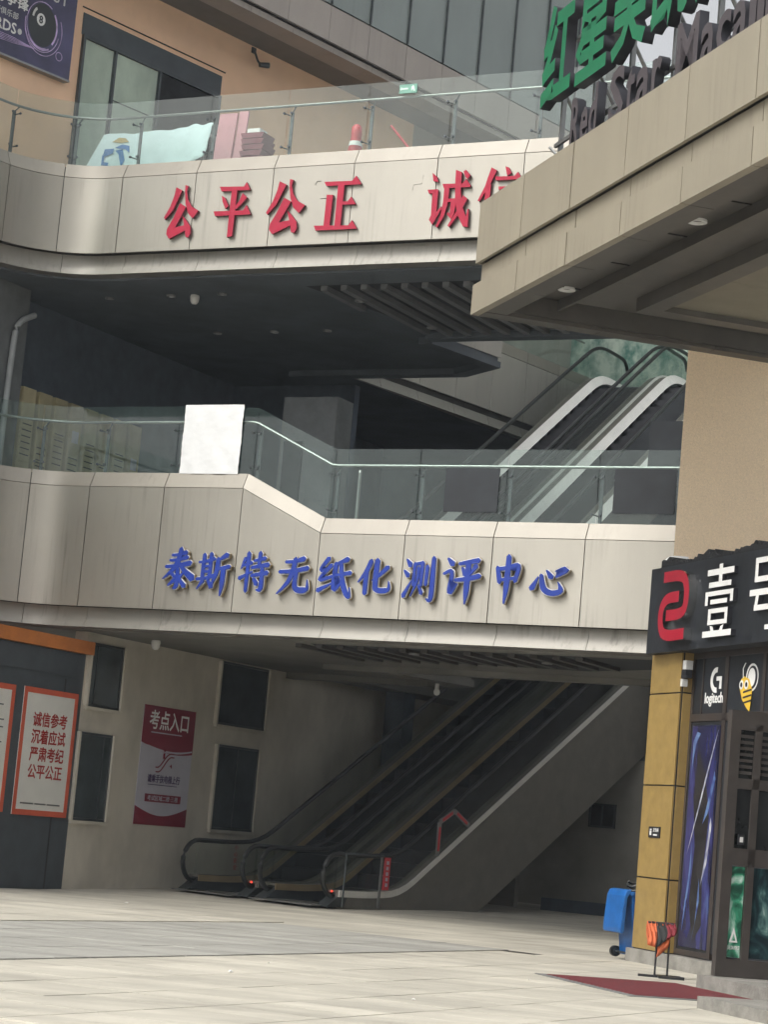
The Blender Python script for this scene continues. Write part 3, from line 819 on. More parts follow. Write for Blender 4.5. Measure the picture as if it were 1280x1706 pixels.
def escalator(F, yR, yL, raw, label, group, floor, depth, deckm, skinm, hand=.62, front=.0, led=False):
    pr = smooth_pts(raw, 3)
    u0, u1 = pr[0][0], pr[-1][0]
    t = empty('escalator', F(u0, (yR + yL) / 2, floor), label, 'escalator', group)
    mh = .14 if floor > 1 else .10
    slope = (raw[-2][1] - raw[2][1]) / (raw[-2][0] - raw[2][0])
    def bottom(u):
        return max(floor - .02, min(interp(pr, u) - .3, raw[2][1] + slope * (u - raw[2][0]) - depth, raw[-1][1] - depth * .62))
    N = 60
    us = [u0 + (u1 - u0) * i / N for i in range(N + 1)]
    for y0, y1 in ((yR, yR + .05), (yL - .05, yL)):
        mb = MB()
        P, Fc = [], []
        for u in us:
            zt = interp(pr, u) - .012; zb = min(bottom(u), zt - .05)
            P += [F(u, y0, zb), F(u, y1, zb), F(u, y1, zt), F(u, y0, zt)]
        for i in range(N):
            for j in range(4):
                Fc.append((i * 4 + j, i * 4 + (j + 1) % 4, (i + 1) * 4 + (j + 1) % 4, (i + 1) * 4 + j))
        Fc += [(0, 1, 2, 3), (N * 4 + 3, N * 4 + 2, N * 4 + 1, N * 4)]
        mb.add(P, Fc)
        mb.build('side_cladding', skinm, t)
    # underside
    mb = MB(); P = []; Fc = []
    for u in us: P += [F(u, yR + .05, bottom(u) + .01), F(u, yL - .05, bottom(u) + .01)]
    for i in range(N): Fc.append((2 * i, 2 * i + 1, 2 * i + 3, 2 * i + 2))
    mb.add(P, Fc); mb.build('underside', skinm, t)
    # steps
    sb = MB(); un = u0 + .3
    while un < u1 - .3:
        zt = interp(pr, un + .2) - .27
        sb.box(F, un, un + .41, yR + .2, yL - .2, zt - .35, zt)
        un += .40
    tag(sb.build('steps', 'step', t), kind='stuff')
    for y0, y1, sgn in ((yR, yR + .2, 1), (yL - .2, yL, -1)):
        mb = MB(); P = []; Fc = []
        for u in us:
            z = interp(pr, u)
            ya, yb = (y0 - .012, y1) if sgn > 0 else (y0, y1 + .012)
            P += [F(u, ya, z - .03), F(u, yb, z - .03), F(u, yb, z + .012), F(u, ya, z + .012)]
        for i in range(N):
            for j in range(4): Fc.append((i * 4 + j, i * 4 + (j + 1) % 4, (i + 1) * 4 + (j + 1) % 4, (i + 1) * 4 + j))
        Fc += [(0, 1, 2, 3), (N * 4 + 3, N * 4 + 2, N * 4 + 1, N * 4)]
        mb.add(P, Fc); mb.build('deck_strip', 'skin', t)
        mb = MB(); P = []; Fc = []                          # moulding along the outer edge of the deck
        for u in us:
            z = interp(pr, u)
            if floor > 1: P += [F(u, y0 - .10, z - mh), F(u, y0 + .02, z - mh), F(u, y0 + .02, z + .055), F(u, y0 + .005, z + .055)]
            else: P += [F(u, y0 - .035, z - mh), F(u, y0 - .013, z - mh), F(u, y0 - .013, z + .013), F(u, y0 - .035, z + .013)]
        for i in range(N):
            for j in range(4): Fc.append((i * 4 + j, i * 4 + (j + 1) % 4, (i + 1) * 4 + (j + 1) % 4, (i + 1) * 4 + j))
        Fc += [(0, 1, 2, 3), (N * 4 + 3, N * 4 + 2, N * 4 + 1, N * 4)]
        mb.add(P, Fc); mb.build('side_moulding', deckm if (sgn > 0 or floor > 1) else 'gold', t)
        mb = MB(); P = []; Fc = []                          # inner skirt
        ys = y1 if sgn > 0 else y0
        for u in us: P += [F(u, ys, interp(pr, u) - .45), F(u, ys, interp(pr, u) - .031)]
        for i in range(N): Fc.append((2 * i, 2 * i + 1, 2 * i + 3, 2 * i + 2))
        mb.add(P, Fc); mb.build('skirt', 'dsteel', t)
        # glass, handrail and newels
        yc = (y0 + y1) / 2
        mb = MB(); P = []; Fc = []
        for i, u in enumerate(us):
            P += [F(u, yc - .005, interp(pr, u) + .013), F(u, yc + .005, interp(pr, u) + .013), F(u, yc + .005, interp(pr, u) + hand), F(u, yc - .005, interp(pr, u) + hand)]
        for i in range(N):
            for j in range(4): Fc.append((i * 4 + j, i * 4 + (j + 1) % 4, (i + 1) * 4 + (j + 1) % 4, (i + 1) * 4 + j))
        mb.add(P, Fc); gp = mb.build('glass_panel', 'eglass', t)
        zb, rr = pr[0][1] + hand / 2 - .06, hand / 2 + .06
        pts = [F(u0 + .25, yc, zb - rr + .02)]
        pts += [F(u0 + .05 - rr * math.sin(R(q)), yc, zb + rr * -math.cos(R(q))) for q in range(20, 181, 16)]
        pts += [F(u, yc, interp(pr, u) + hand) for u in us[1:-1]]
        zb2 = pr[-1][1] + hand / 2 - .06
        pts += [F(u1 - .05 + rr * math.sin(R(q)), yc, zb2 + rr * math.cos(R(q))) for q in range(0, 161, 16)]
        MB().tube(pts, .042, 8).build('handrail', 'rubber', t, smooth=True)
        fillp = [F(u0 + .05 - rr * math.sin(R(q)), yc, zb - rr * math.cos(R(q))) for q in range(10, 181, 17)] + [F(u0 + .06, yc, zb - rr * .9)]
        MB().prism(fillp, F.y * .008).build('newel_glass', 'eglass', gp)
    MB().box(F, u0 - .55, u0 + .5, yR + .1, yL - .1, floor, floor + .02).build('comb_plate', 'steel', t)
    MB().prism([F(u0 - .28, yR - .01, floor), F(u0 + .18, yR - .01, floor), F(u0 + .30, yR - .01, pr[0][1]), F(u0 + .06, yR - .01, pr[0][1] - .06)], F.y * .24).build('newel_base', 'dsteel', t)
    MB().prism([F(u0 - .28, yL + .01, floor), F(u0 + .18, yL + .01, floor), F(u0 + .30, yL + .01, pr[0][1]), F(u0 + .06, yL + .01, pr[0][1] - .06)], F.y * -.24).build('newel_base', 'dsteel', t)
    if led:
        for yy in (yR + .1,):
            MB().tube([F(u0 - .07, yy - .03, floor + .26), F(u0 - .085, yy - .03, floor + .26)], .018, 10).build('signal_light', 'led', t)
    return t
low_raw = [(.0, .36), (1.0, .36), (1.75, .42), (2.5, .90), (8.6, 4.76), (11.0, 6.28), (11.6, 6.42), (12.6, 6.45)]
e1 = escalator(ES, 0.0, 1.62, low_raw, 'right one of the two ground floor escalators, with pale side strip', 'ground floor escalators', .09, 1.78, 'deck', 'skin', led=True)
e2 = escalator(ES, 1.82, 3.44, low_raw, 'left one of the two ground floor escalators, next to the beige wall', 'ground floor escalators', .09, 1.78, 'skin', 'skin', led=True)
EU = Frame(B(-.96, 0, 0), math.atan2(.462, .887))
up_raw = [(6.0, 6.42), (6.7, 6.42), (7.3, 6.6), (8.2, 7.14), (16.0, 11.9), (16.6, 12.2), (17.2, 12.3), (18.3, 12.3)]
escalator(EU, -.10, 1.61, up_raw, 'upper floor escalator on the left, nearer the inner balcony', 'upper floor escalators', 6.05, 1.3, 'deck2', 'skin', hand=.72)
escalator(EU, -1.75, -.14, up_raw, 'upper floor escalator on the right, nearer the tan wall', 'upper floor escalators', 6.05, 1.3, 'deck2', 'skin', hand=.72)

# ================================================================== lettering on the balconies
FN = -B.y
red = empty('red_lettering', B(-3.6, 0, 10.9), 'red Chinese characters fixed to the upper cream balcony', 'lettering')
for ch, a0, a1 in [('公', -3.66, -2.98), ('平', -2.68, -1.96), ('公', -1.66, -.92), ('正', -.70, .08), ('诚', 1.30, 2.06), ('信', 2.20, 2.95)]:
    o = glyph(RED[ch], B(a0, 0, 10.99), a1 - a0, .92, B.x, FN, .045, .012, 'character', ['red', 'maroon'], red)
blu = empty('blue_lettering', B(-3, 0, 4.95), 'blue brush-style Chinese characters with silver edges on the lower balcony', 'lettering')
for ch, a0, a1, z0, hh in [('泰', -2.94, -2.36, 5.03, .66), ('斯', -2.27, -1.68, 5.02, .62), ('特', -1.47, -.96, 5.05, .60), ('无', -.75, -.20, 5.05, .60),
                      ('纸', -.02, .55, 5.02, .60), ('化', .70, 1.25, 5.08, .52), ('测', 1.50, 2.03, 5.03, .62), ('评', 2.17, 2.77, 5.06, .62),
                      ('中', 3.0, 3.50, 5.10, .58), ('心', 3.63, 4.24, 5.13, .50)]:
    st = BLUE[ch]
    grow = glyph([ribbon(p, 2.0, 1.5) for p in st], B(a0, 0, z0), a1 - a0, hh, B.x, FN, .05, .02, 'character', ['silver', 'gold'], blu)
    glyph([ribbon(p, -.2, 1.5) for p in st], B(a0, 0, z0), a1 - a0, hh, B.x, FN, .012, .085, 'blue_face', ['blue', 'blue'], grow)

# ================================================================== overhanging walkway of the near building, upper right
ov = empty('overhanging_walkway', C(0, 0, 8.6), 'tan panelled walkway overhang with stepped fascia, above the shop', 'walkway')
L = 9.2
MB().box(C, .05, L, .05, 4.9, 9.36, 10.15).build('roof_core', 'core', ov)
MB().box(C, .08, L, .12, 4.9, 8.96, 9.36).build('recess_core', 'core', ov)
seams = [0, 1.68, 3.36, 5.02, 6.68, 8.38, 10.05, 11.7, 13.4, 15.1, 16.8][:6] + [9.2]
for n0, n1 in zip(seams[:-1], seams[1:]):
    j = random.uniform(-.004, .004)
    MB().box(C, n0 + .011, n1 - .011, j, .05, 9.33, 10.2).build('fascia_panel', 'overhang', ov)
    MB().box(C, n0 + .011, n1 - .011, .10 + j, .118, 9.02, 9.33).build('recess_panel', 'overhang', ov)
    m0 = n0 + (.0 if n0 == 0 else .02)
    MB().box(C, m0 + .011, n1 + .009, -.012 + j, .10, 8.6, 9.02).build('lower_fascia_panel', 'overhang', ov)
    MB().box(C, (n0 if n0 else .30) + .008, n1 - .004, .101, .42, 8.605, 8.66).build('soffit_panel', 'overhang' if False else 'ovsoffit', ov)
MB().box(C, 0, .04, .052, 4.9, 9.33, 10.2).build('end_fascia', 'overhang', ov)
MB().box(C, .012, .09, .101, 4.9, 8.66, 9.02).build('end_fascia', 'overhang', ov)
for i in range(3):
    t0 = .101 + i * 1.75
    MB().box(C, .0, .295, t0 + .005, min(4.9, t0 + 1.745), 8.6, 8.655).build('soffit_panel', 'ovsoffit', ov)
# channel with recessed ceiling
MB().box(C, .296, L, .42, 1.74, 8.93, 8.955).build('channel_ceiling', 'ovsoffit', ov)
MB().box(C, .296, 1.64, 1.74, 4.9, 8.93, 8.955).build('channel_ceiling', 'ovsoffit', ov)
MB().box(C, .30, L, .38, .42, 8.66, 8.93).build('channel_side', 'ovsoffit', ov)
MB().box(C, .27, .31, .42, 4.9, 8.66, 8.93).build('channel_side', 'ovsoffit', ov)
for n0 in (1.1, 2.7, 4.4, 6.1, 7.8):
    MB().box(C, n0, n0 + .02, .43, 1.3, 8.915, 8.928).build('ceiling_joint', 'core', ov)
MB().box(C, .32, L, 1.15, 1.19, 8.78, 8.928).build('ceiling_step', 'ovsoffit', ov)
MB().box(C, .9, L, 1.19, 1.74, 8.78, 8.90).build('ceiling_step', 'ovsoffit', ov)
# inner frame and tan field
MB().box(C, 1.65, L, 1.75, 2.03, 8.6, 8.93).build('inner_frame', 'ovsoffit', ov)
MB().box(C, 1.65, 1.93, 2.031, 4.9, 8.6, 8.93).build('inner_frame', 'ovsoffit', ov)
for i in range(5):
    MB().box(C, 1.93 + i * 1.7, min(9.2, 3.62 + i * 1.7), 2.04, 4.9, 8.68, 8.72).build('ceiling_field', 'ovtan', ov)
for n0, t0 in [(1.03, .98), (5.13, .94)]:
    k = 20; mb = MB()
    V = [C(n0 + r * math.cos(6.2832 * j / k), t0 + r * math.sin(6.2832 * j / k), 8.93 + z) for j in range(k) for r, z in ((.12, .0), (.12, -.03), (.085, -.03), (.075, .0))]
    mb.add(V, [(j * 4 + q, j * 4 + q + 1, ((j + 1) % k) * 4 + q + 1, ((j + 1) % k) * 4 + q) for j in range(k) for q in range(3)])
    mb.build('downlight', 'white', ov)

# rooftop sign standing on the overhang
rs = empty('rooftop_sign', C(1.1, .4, 10.2), 'green and dusky rooftop sign letters on steel posts above the overhang', 'sign')
x = 1.08
for ch in '红星美凯龙':
    o = text_object('green_character', ch, 1.50, C(x, .50, 11.40), C.x, -C.y, .15, 'green', rs, bold=.028, width=1.05, side='letside')
    x += 1.19
def latin(word, n0, n1):
    ws = []
    for c in word: ws.append({'i': .35, 'l': .35, 't': .5, 'r': .52, 'M': 1.25, 'R': .9, 'S': .85}.get(c, .75))
    k = (n1 - n0) / sum(ws); xx = n0
    for c, w_ in zip(word, ws):
        text_object('latin_letter', c, 1.0, C(xx + .01, .48, 10.42), C.x, -C.y, .12, 'purple', rs, bold=.022, width=max(.07, w_ * k * .88), side='letside')
        xx += w_ * k
latin('Red', 2.25, 3.15); latin('Star', 3.5, 5.1); latin('Macalline', 5.45, 8.7)
for n in (1.35, 2.45, 3.6, 4.9, 6.1, 7.3):
    MB().box(C, n, n + .06, .56, .62, 10.15, 12.2).build('post', 'steel', rs)
    MB().tube([C(n + .03, .60, 11.5), C(n + .03, 1.4, 10.2)], .025, 6).build('brace', 'steel', rs)
for z in (10.75, 11.5, 12.1):
    MB().box(C, 1.3, 8, .52, .56, z, z + .05).build('rail', 'steel', rs)
MB().tube([C(1.38, .43, 10.72), C(1.75, .8, 10.2)], .022, 6).build('brace', 'steel', rs)

# ================================================================== the corner shop below
shop = empty('shop_building', K(0, 0, 0), 'corner shop with tan roughcast upper wall, ochre column and dark glass front', 'building')
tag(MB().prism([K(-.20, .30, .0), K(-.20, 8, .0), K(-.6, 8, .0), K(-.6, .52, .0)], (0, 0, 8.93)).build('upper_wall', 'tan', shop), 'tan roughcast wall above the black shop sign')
MB().box(K, -.19, 11, .5, 7, 0, 5.2).build('shop_core', 'inside', shop)
MB().box(K, -.19, 11, .31, 7, 5.201, 5.3).build('bounce_slab', 'white', shop)  # unseen slab, added in white to bounce light onto the tan wall
col = MB().box(K, .02, .97, .02, .6, .0, 4.3).build('column', 'black', shop)
tag(col, 'ochre panelled corner column')
for z0, z1 in [(.19, 1.13), (1.15, 2.38), (2.40, 3.63), (3.65, 4.25)]:
    MB().box(K, .0, .955, .0, .02, z0, z1).build('column_panel', 'ochre', col)
    MB().box(K, .985, 1.0, .03, .2, z0, z1).build('column_panel', 'ochre', col)
    MB().box(K, -.0, .02, .021, .6, z0, z1).build('column_panel', 'ochre', col)
MB().box(K, -.06, 4.85, -.06, .45, -.02, .175).build('plinth', 'concrete', shop)
MB().box(K, 4.86, 12, -1.38, .45, -.02, .155).build('plinth', 'concrete', shop)
MB().box(K, 8.0, 12, -2.9, -1.39, -.02, .12).build('step', 'concrete', shop)
# window wall: frames and panes along the shop front
ff = MB()
for n0, n1, z0, z1 in [(1.0, 1.06, .19, 4.2), (1.30, 1.33, 3.36, 4.2), (1.96, 2.06, .19, 4.2), (3.02, 3.1, 3.2, 4.2), (4.1, 4.16, .19, 4.2), (1.06, 1.96, .19, .26), (1.06, 4.1, 3.26, 3.36), (1.06, 4.1, 4.1, 4.2)]:
    ff.box(K, n0, n1, .150, .19, z0, z1)
fr = ff.build('window_frame', 'frame', shop)
for n0, n1, z0, z1 in [(1.06, 1.96, .26, 3.26), (2.06, 4.1, .26, 3.26), (1.33, 1.96, 3.36, 4.1), (1.06, 1.30, 3.36, 4.1), (2.06, 3.02, 3.36, 4.1), (3.1, 4.1, 3.36, 4.1)]:
    MB().box(K, n0, n1, .165, .18, z0, z1).build('pane', 'signblack', fr)
# prints on the panes (writing and emblems)
def disc(F, n, z, t, rn, rz, m, name, parent, k=28, th=.003, half=None):
    a0, a1 = half or (0, 360)
    pts = [F(n + rn * math.cos(R(a0 + (a1 - a0) * i / k)), t, z + rz * math.sin(R(a0 + (a1 - a0) * i / k))) for i in range(k + (1 if half else 0))]
    return MB().prism(pts, -F.y * th).build(name, m, parent)
def arc(F, n, z, t, r0, r1, a0, a1, m, name, parent, k=20, th=.003, sx=1.0):
    po = [F(n + sx * r1 * math.cos(R(a0 + (a1 - a0) * i / k)), t, z + r1 * math.sin(R(a0 + (a1 - a0) * i / k))) for i in range(k + 1)]
    pi_ = [F(n + sx * r0 * math.cos(R(a1 + (a0 - a1) * i / k)), t, z + r0 * math.sin(R(a1 + (a0 - a1) * i / k))) for i in range(k + 1)]
    return MB().prism(po + pi_, -F.y * th).build(name, m, parent)
em = empty('window_emblem', K(1.6, .16, 3.5), 'white letter emblem and wordmark on the dark transom pane', 'emblem')
arc(K, 1.70, 3.80, .163, .10, .17, 80, 280, 'white', 'emblem_ring', em)
MB().box(K, 1.71, 1.86, .158, .163, 3.79, 3.845).build('emblem_bar', 'white', em)
MB().box(K, 1.80, 1.86, .158, .163, 3.68, 3.79).build('emblem_bar', 'white', em)
text_object('wordmark', 'logitech', .2, K(1.40, .163, 3.50), K.x, -K.y, .004, 'white', em, fat=.02, width=.52)
bee = empty('bee_emblem', K(2.6, .16, 3.5), 'yellow and white bee emblem on the dark transom pane', 'emblem')
disc(K, 2.72, 3.80, .163, .17, .18, 'white', 'wing', bee)
disc(K, 2.73, 3.80, .1595, .14, .15, 'signblack', 'wing', bee)
disc(K, 2.72, 3.80, .156, .10, .12, 'white', 'wing', bee)
body = [(2.44, 3.78), (2.52, 3.82), (2.66, 3.78), (2.76, 3.64), (2.74, 3.46), (2.72, 3.36), (2.62, 3.42), (2.50, 3.52), (2.42, 3.66)]
MB().prism([K(n, .152, z) for n, z in body], -K.y * .003).build('bee_body', 'yellow', bee)
for z in (3.60, 3.53, 3.46):
    MB().prism([K(2.52, .1485, z), K(2.75, .1485, z + .03), K(2.75, .1485, z + .055), K(2.52, .1485, z + .025)], -K.y * .002).build('bee_stripe', 'signblack', bee)
for n in (2.46, 2.60):
    disc(K, n, 3.71, .1485, .055, .06, 'white', 'bee_eye', bee)
    disc(K, n + .005, 3.71, .1445, .028, .032, 'signblack', 'bee_eye', bee)
MB().tube([K(2.5, .15, 3.80), K(2.48, .15, 3.92), K(2.54, .15, 3.99)], .008, 5).build('antenna', 'white', bee)
# tall printed film on the glass: abstract violet and blue print
def print_mat(name, cols, sc, dist=1.5, seed=0):
    m = bpy.data.materials.new(name); m.use_nodes = True
    n, l = m.node_tree.nodes, m.node_tree.links
    b = n['Principled BSDF']; b.inputs['Roughness'].default_value = .25
    g = n.new('ShaderNodeNewGeometry'); mp = n.new('ShaderNodeMapping'); mp.inputs['Scale'].default_value = sc; mp.inputs['Location'].default_value = (seed, seed * 2, 0)
    nz = n.new('ShaderNodeTexNoise'); nz.inputs['Scale'].default_value = 1; nz.inputs['Detail'].default_value = 5; nz.inputs['Distortion'].default_value = dist
    l.new(g.outputs['Position'], mp.inputs[0]); l.new(mp.outputs[0], nz.inputs['Vector'])
    r = n.new('ShaderNodeValToRGB'); el = r.color_ramp.elements
    el[0].position, el[0].color = cols[0][0], (*cols[0][1], 1)
    el[1].position, el[1].color = cols[-1][0], (*cols[-1][1], 1)
    for p, c in cols[1:-1]:
        q = el.new(p); q.color = (*c, 1)
    l.new(nz.outputs['Fac'], r.inputs['Fac']); l.new(r.outputs[0], b.inputs['Base Color'])
    return m
pm1 = print_mat('violet_print', [(.36, (.010, .012, .02)), (.50, (.017, .018, .05)), (.62, (.035, .036, .13)), (.76, (.07, .10, .24))], (1.6, 1.6, .7), 1.0, 3)
vf = tag(MB().box(K, 1.12, 1.93, .150, .164, .30, 3.20).build('window_film', pm1), 'tall violet and blue printed film on the shop window beside the ochre column', 'poster')
pd = print_mat('film_dark', [(.35, (.012, .012, .014)), (.6, (.03, .028, .03)), (.8, (.07, .06, .06))], (4, 4, 2), 1.0, 5)
pl = print_mat('film_pale', [(.30, (.12, .13, .22)), (.5, (.34, .35, .42)), (.7, (.62, .62, .64))], (7, 7, 2.5), 1.5, 9)
pbm = print_mat('film_blue', [(.35, (.04, .06, .20)), (.6, (.12, .2, .38)), (.8, (.3, .42, .52))], (6, 6, 2.5), 1.5, 2)
def film(pts, m, lift): MB().prism([K(n, .1495 - lift, z) for n, z in pts], -K.y * .001).build('printed_shape', m, vf)
film([(1.34, 2.9), (1.60, 2.55), (1.78, 2.0), (1.70, 1.2), (1.76, .6), (1.52, .36), (1.36, .9), (1.42, 1.6), (1.30, 2.2)], pd, .0)
film([(1.90, 3.15), (1.72, 2.7), (1.52, 2.2), (1.34, 1.8), (1.20, 1.5), (1.40, 2.0), (1.60, 2.5), (1.80, 2.95)], pl, .0015)
film([(1.90, 2.5), (1.74, 2.05), (1.60, 1.9), (1.72, 2.2), (1.86, 2.6)], pbm, .0015)
film([(1.88, 1.9), (1.80, 1.4), (1.66, 1.1), (1.76, 1.5), (1.84, 2.0)], pl, .003)
film([(1.34, 1.7), (1.30, 1.2), (1.22, .8), (1.20, .5), (1.28, .85), (1.36, 1.25)], pbm, .003)
film([(1.62, 1.2), (1.66, .9), (1.56, .55), (1.50, .38), (1.58, .62), (1.60, .9)], pbm, .003)
film([(1.18, 3.0), (1.28, 3.12), (1.38, 3.1), (1.26, 2.96), (1.20, 2.7), (1.17, 2.4)], pbm, .0015)
# glazed entrance lobby standing in front of the shop
lob = empty('entrance_lobby', K(4.95, -.5, .15), 'dark framed glazed entrance lobby of the shop', 'entrance')
dm = MB()
for t0, t1, z0, z1 in [(-1.25, -1.12, .16, 3.2), (-.93, -.84, .36, 3.05), (-1.12, .5, 2.98, 3.2), (-1.12, .5, .16, .36), (-.1, .0, .36, 3.0), (-1.12, .5, 1.42, 1.62), (-1.12, .5, 2.3, 2.42)]:
    dm.box(K, 4.95 - (.001 if z1 - z0 < .4 else 0), 5.05, t0, t1, z0, z1)
dmo = dm.build('door_frame', 'dframe', lob)
for t0, t1, z0, z1, m in [(-1.12, -.93, 2.42, 2.98, 'dglass'), (-.84, -.1, 2.42, 2.98, 'dglass'), (-1.12, -.93, 1.62, 2.3, 'dglass'), (-.84, -.1, 1.62, 2.3, 'dglass')]:
    MB().box(K, 4.99, 5.02, t0, t1, z0, z1).build('pane', m, dmo)
    if z0 > 2.4:
        for q in range(7):
            MB().box(K, 5.02, 5.03, t0 + .01, t1 - .01, z0 + .05 + q * .07, z0 + .085 + q * .07).build('blind_slat', 'dframe', dmo)
MB().box(K, 1.0, 4.95, -1.24, -1.18, 3.1, 3.2).build('side_rail', 'dframe', lob) if False else None
MB().box(K, 5.05, 5.075, -1.08, -1.0, 1.66, 1.78).build('door_handle_plate', 'black', dmo)
MB().box(K, 5.075, 5.08, -1.06, -1.02, 1.69, 1.75).build('door_handle_plate', 'wgrey', dmo)
pm2 = print_mat('green_print', [(.36, (.01, .03, .022)), (.48, (.02, .10, .06)), (.56, (.05, .28, .16)), (.70, (.60, .75, .68))], (2.6, 2.6, 2.0), 2.0, 8)
pm3 = print_mat('teal_print', [(.40, (.008, .02, .024)), (.54, (.02, .06, .065)), (.66, (.12, .22, .2)), (.78, (.5, .6, .55))], (3, 3, 2.2), 2.0, 15)
dp = tag(MB().box(K, 4.985, 5.02, -1.11, -.94, .38, 1.41).build('door_film', pm2), 'green and black printed film on the lobby door, narrow left pane', 'poster')
tri = MB().prism([K(5.024, -1.09, .55), K(5.024, -.98, .55), K(5.024, -1.035, .72)], K.x * .002).build('triangle_mark', 'white', dp)
MB().prism([K(5.028, -1.06, .57), K(5.028, -1.01, .57), K(5.028, -1.035, .65)], K.x * .002).build('triangle_mark', pm2, dp)
text_object('wordmark', 'DELTA FORCE', .06, K(5.022, -1.10, .47), K.y, K.x, .003, 'white', dp, bold=.006, width=.15)
tag(MB().box(K, 4.985, 5.02, -.83, -.11, .38, 1.41).build('door_film', pm3), 'dark teal printed film on the lobby door, wide right pane', 'poster')
# black shop sign with raised emblem and white characters
sg = empty('shop_sign', K(.1, -.15, 4.2), 'black shop sign box with red emblem and white Chinese characters', 'sign')
MB().box(K, .10, 12, -.15, .29, 4.18, 5.36).build('sign_box', 'signblack', sg)
mb = MB(); top = []
for i in range(121):
    n = .12 + i * .05
    top.append((n, 5.37 + .06 + .04 * math.sin(n * 5) + random.uniform(.0, .07)))
mb.prism([K(.12, -.02, 5.35)] + [K(n, -.02, z) for n, z in top] + [K(6.12, -.02, 5.35)], K.y * .25)
mb.build('crumpled_sheeting', 'foam', sg)
def sgl(pts, m, name, th=.07, lift=.15, side=None, parent=None):
    q = MB(); base = [K(n, -lift - .001, z) for n, z in pts]
    q.prism(base, -K.y * th)
    for i in range(len(q.mi)): q.mi[i] = 1
    q.mi[1] = 0
    return q.build(name, [m, side or m], parent)
def band_path(pts, w):                        # thick line with rounded corners in (n, z)
    P = smooth_pts(pts, 2); Lr, Rr = [], []
    for i, p in enumerate(P):
        a = P[max(0, i - 1)]; b = P[min(len(P) - 1, i + 1)]
        dx, dy = b[0] - a[0], b[1] - a[1]; d = math.hypot(dx, dy) or 1
        Lr.append((p[0] - dy / d * w / 2, p[1] + dx / d * w / 2)); Rr.append((p[0] + dy / d * w / 2, p[1] - dx / d * w / 2))
    return Lr + Rr[::-1]
logo = empty('tmp')
bpy.data.objects.remove(logo)
sgl(band_path([(.78, 5.18), (1.38, 5.18), (1.52, 5.02), (1.52, 4.76), (1.40, 4.65), (.92, 4.65)], .148), 'sred', 'emblem_stroke', .12, side='chrome', parent=sg)
sgl(band_path([(1.30, 4.89), (.92, 4.89), (.76, 4.76), (.76, 4.52), (.90, 4.37), (1.52, 4.38)], .148), 'sred', 'emblem_stroke', .125, side='chrome', parent=sg)
zi = [[(2.33, 5.25), (2.43, 5.25), (2.43, 5.0), (2.33, 5.0)], [(2.0, 5.19), (2.76, 5.19), (2.76, 5.11), (2.0, 5.11)], [(2.06, 5.02), (2.70, 5.02), (2.70, 4.95), (2.06, 4.95)],
      [(1.98, 4.9), (2.78, 4.9), (2.78, 4.84), (1.98, 4.84)], [(1.98, 4.9), (2.06, 4.9), (2.06, 4.72), (1.98, 4.72)], [(2.70, 4.9), (2.78, 4.9), (2.78, 4.74), (2.70, 4.74)],
      [(2.14, 4.79), (2.62, 4.79), (2.62, 4.73), (2.14, 4.73)], [(2.10, 4.67), (2.66, 4.67), (2.66, 4.61), (2.10, 4.61)], [(2.10, 4.67), (2.18, 4.67), (2.18, 4.46), (2.10, 4.46)],
      [(2.58, 4.67), (2.66, 4.67), (2.66, 4.46), (2.58, 4.46)], [(2.10, 4.52), (2.66, 4.52), (2.66, 4.46), (2.10, 4.46)], [(2.18, 4.45), (2.27, 4.43), (2.31, 4.36), (2.22, 4.36)],
      [(2.58, 4.45), (2.49, 4.43), (2.45, 4.36), (2.54, 4.36)], [(1.98, 4.38), (2.80, 4.38), (2.80, 4.30), (1.98, 4.30)]]
hao = [[(3.35, 5.24), (4.0, 5.24), (4.0, 5.17), (3.35, 5.17)], [(3.35, 5.24), (3.43, 5.24), (3.43, 4.95), (3.35, 4.95)], [(3.92, 5.24), (4.0, 5.24), (4.0, 4.95), (3.92, 4.95)],
       [(3.35, 5.0), (4.0, 5.0), (4.0, 4.93), (3.35, 4.93)], [(3.24, 4.84), (4.1, 4.84), (4.1, 4.76), (3.24, 4.76)], [(3.42, 4.78), (3.5, 4.78), (3.46, 4.6), (3.38, 4.6)],
       [(3.38, 4.64), (3.98, 4.64), (3.98, 4.57), (3.38, 4.57)], [(3.9, 4.62), (3.98, 4.62), (3.94, 4.32), (3.7, 4.32), (3.7, 4.38), (3.87, 4.38)]]
for nm, gl in (('壹', zi), ('号', hao)):
    q = MB()
    for i, pts in enumerate(gl):
        n0 = len(q.f)
        q.prism([K(n, -.151, z) for n, z in pts], -K.y * (.06 + .001 * i))
        for j in range(n0, len(q.f)): q.mi[j] = 1
        q.mi[n0 + 1] = 0
    q.build('white_character', ['white', 'letside'], sg)
# ================================================================== posters and banner on the walls
def wall_panel(name, e0, e1, z0, z1, m, parent=None, a=-4.77, th=.012):
    return MB().box(B, a, a + th, e0, e1, z0, z1).build(name, m, parent)
po = empty('exam_poster', B(-4.77, -.25, 1.18), 'white poster with orange frame and four lines of red Chinese text', 'poster')
wall_panel('poster_sheet', -1.02, .52, 1.18, 3.26, 'posterw', po)
for q in ((-1.02, -.93, 1.18, 3.26), (.43, .52, 1.18, 3.26), (-.93, .43, 1.18, 1.27), (-.93, .43, 3.17, 3.26)):
    wall_panel('poster_border', *q, 'posterr', po, a=-4.758, th=.006)
for i, line in enumerate(['诚信参考', '沉着应试', '严肃考纪', '公平公正']):
    text_object('poster_text', line, .25, B(-4.755, -.70, 2.66 - i * .285), B.y, B.x, .003, 'inkred', po, fat=.022, width=.96)
for q in ((-.82, -.45), (-.42, -.1), (-.07, .3)):
    wall_panel('poster_small_print', q[0], q[1], 1.36, 1.385, 'inkgrey', po, a=-4.757, th=.003)
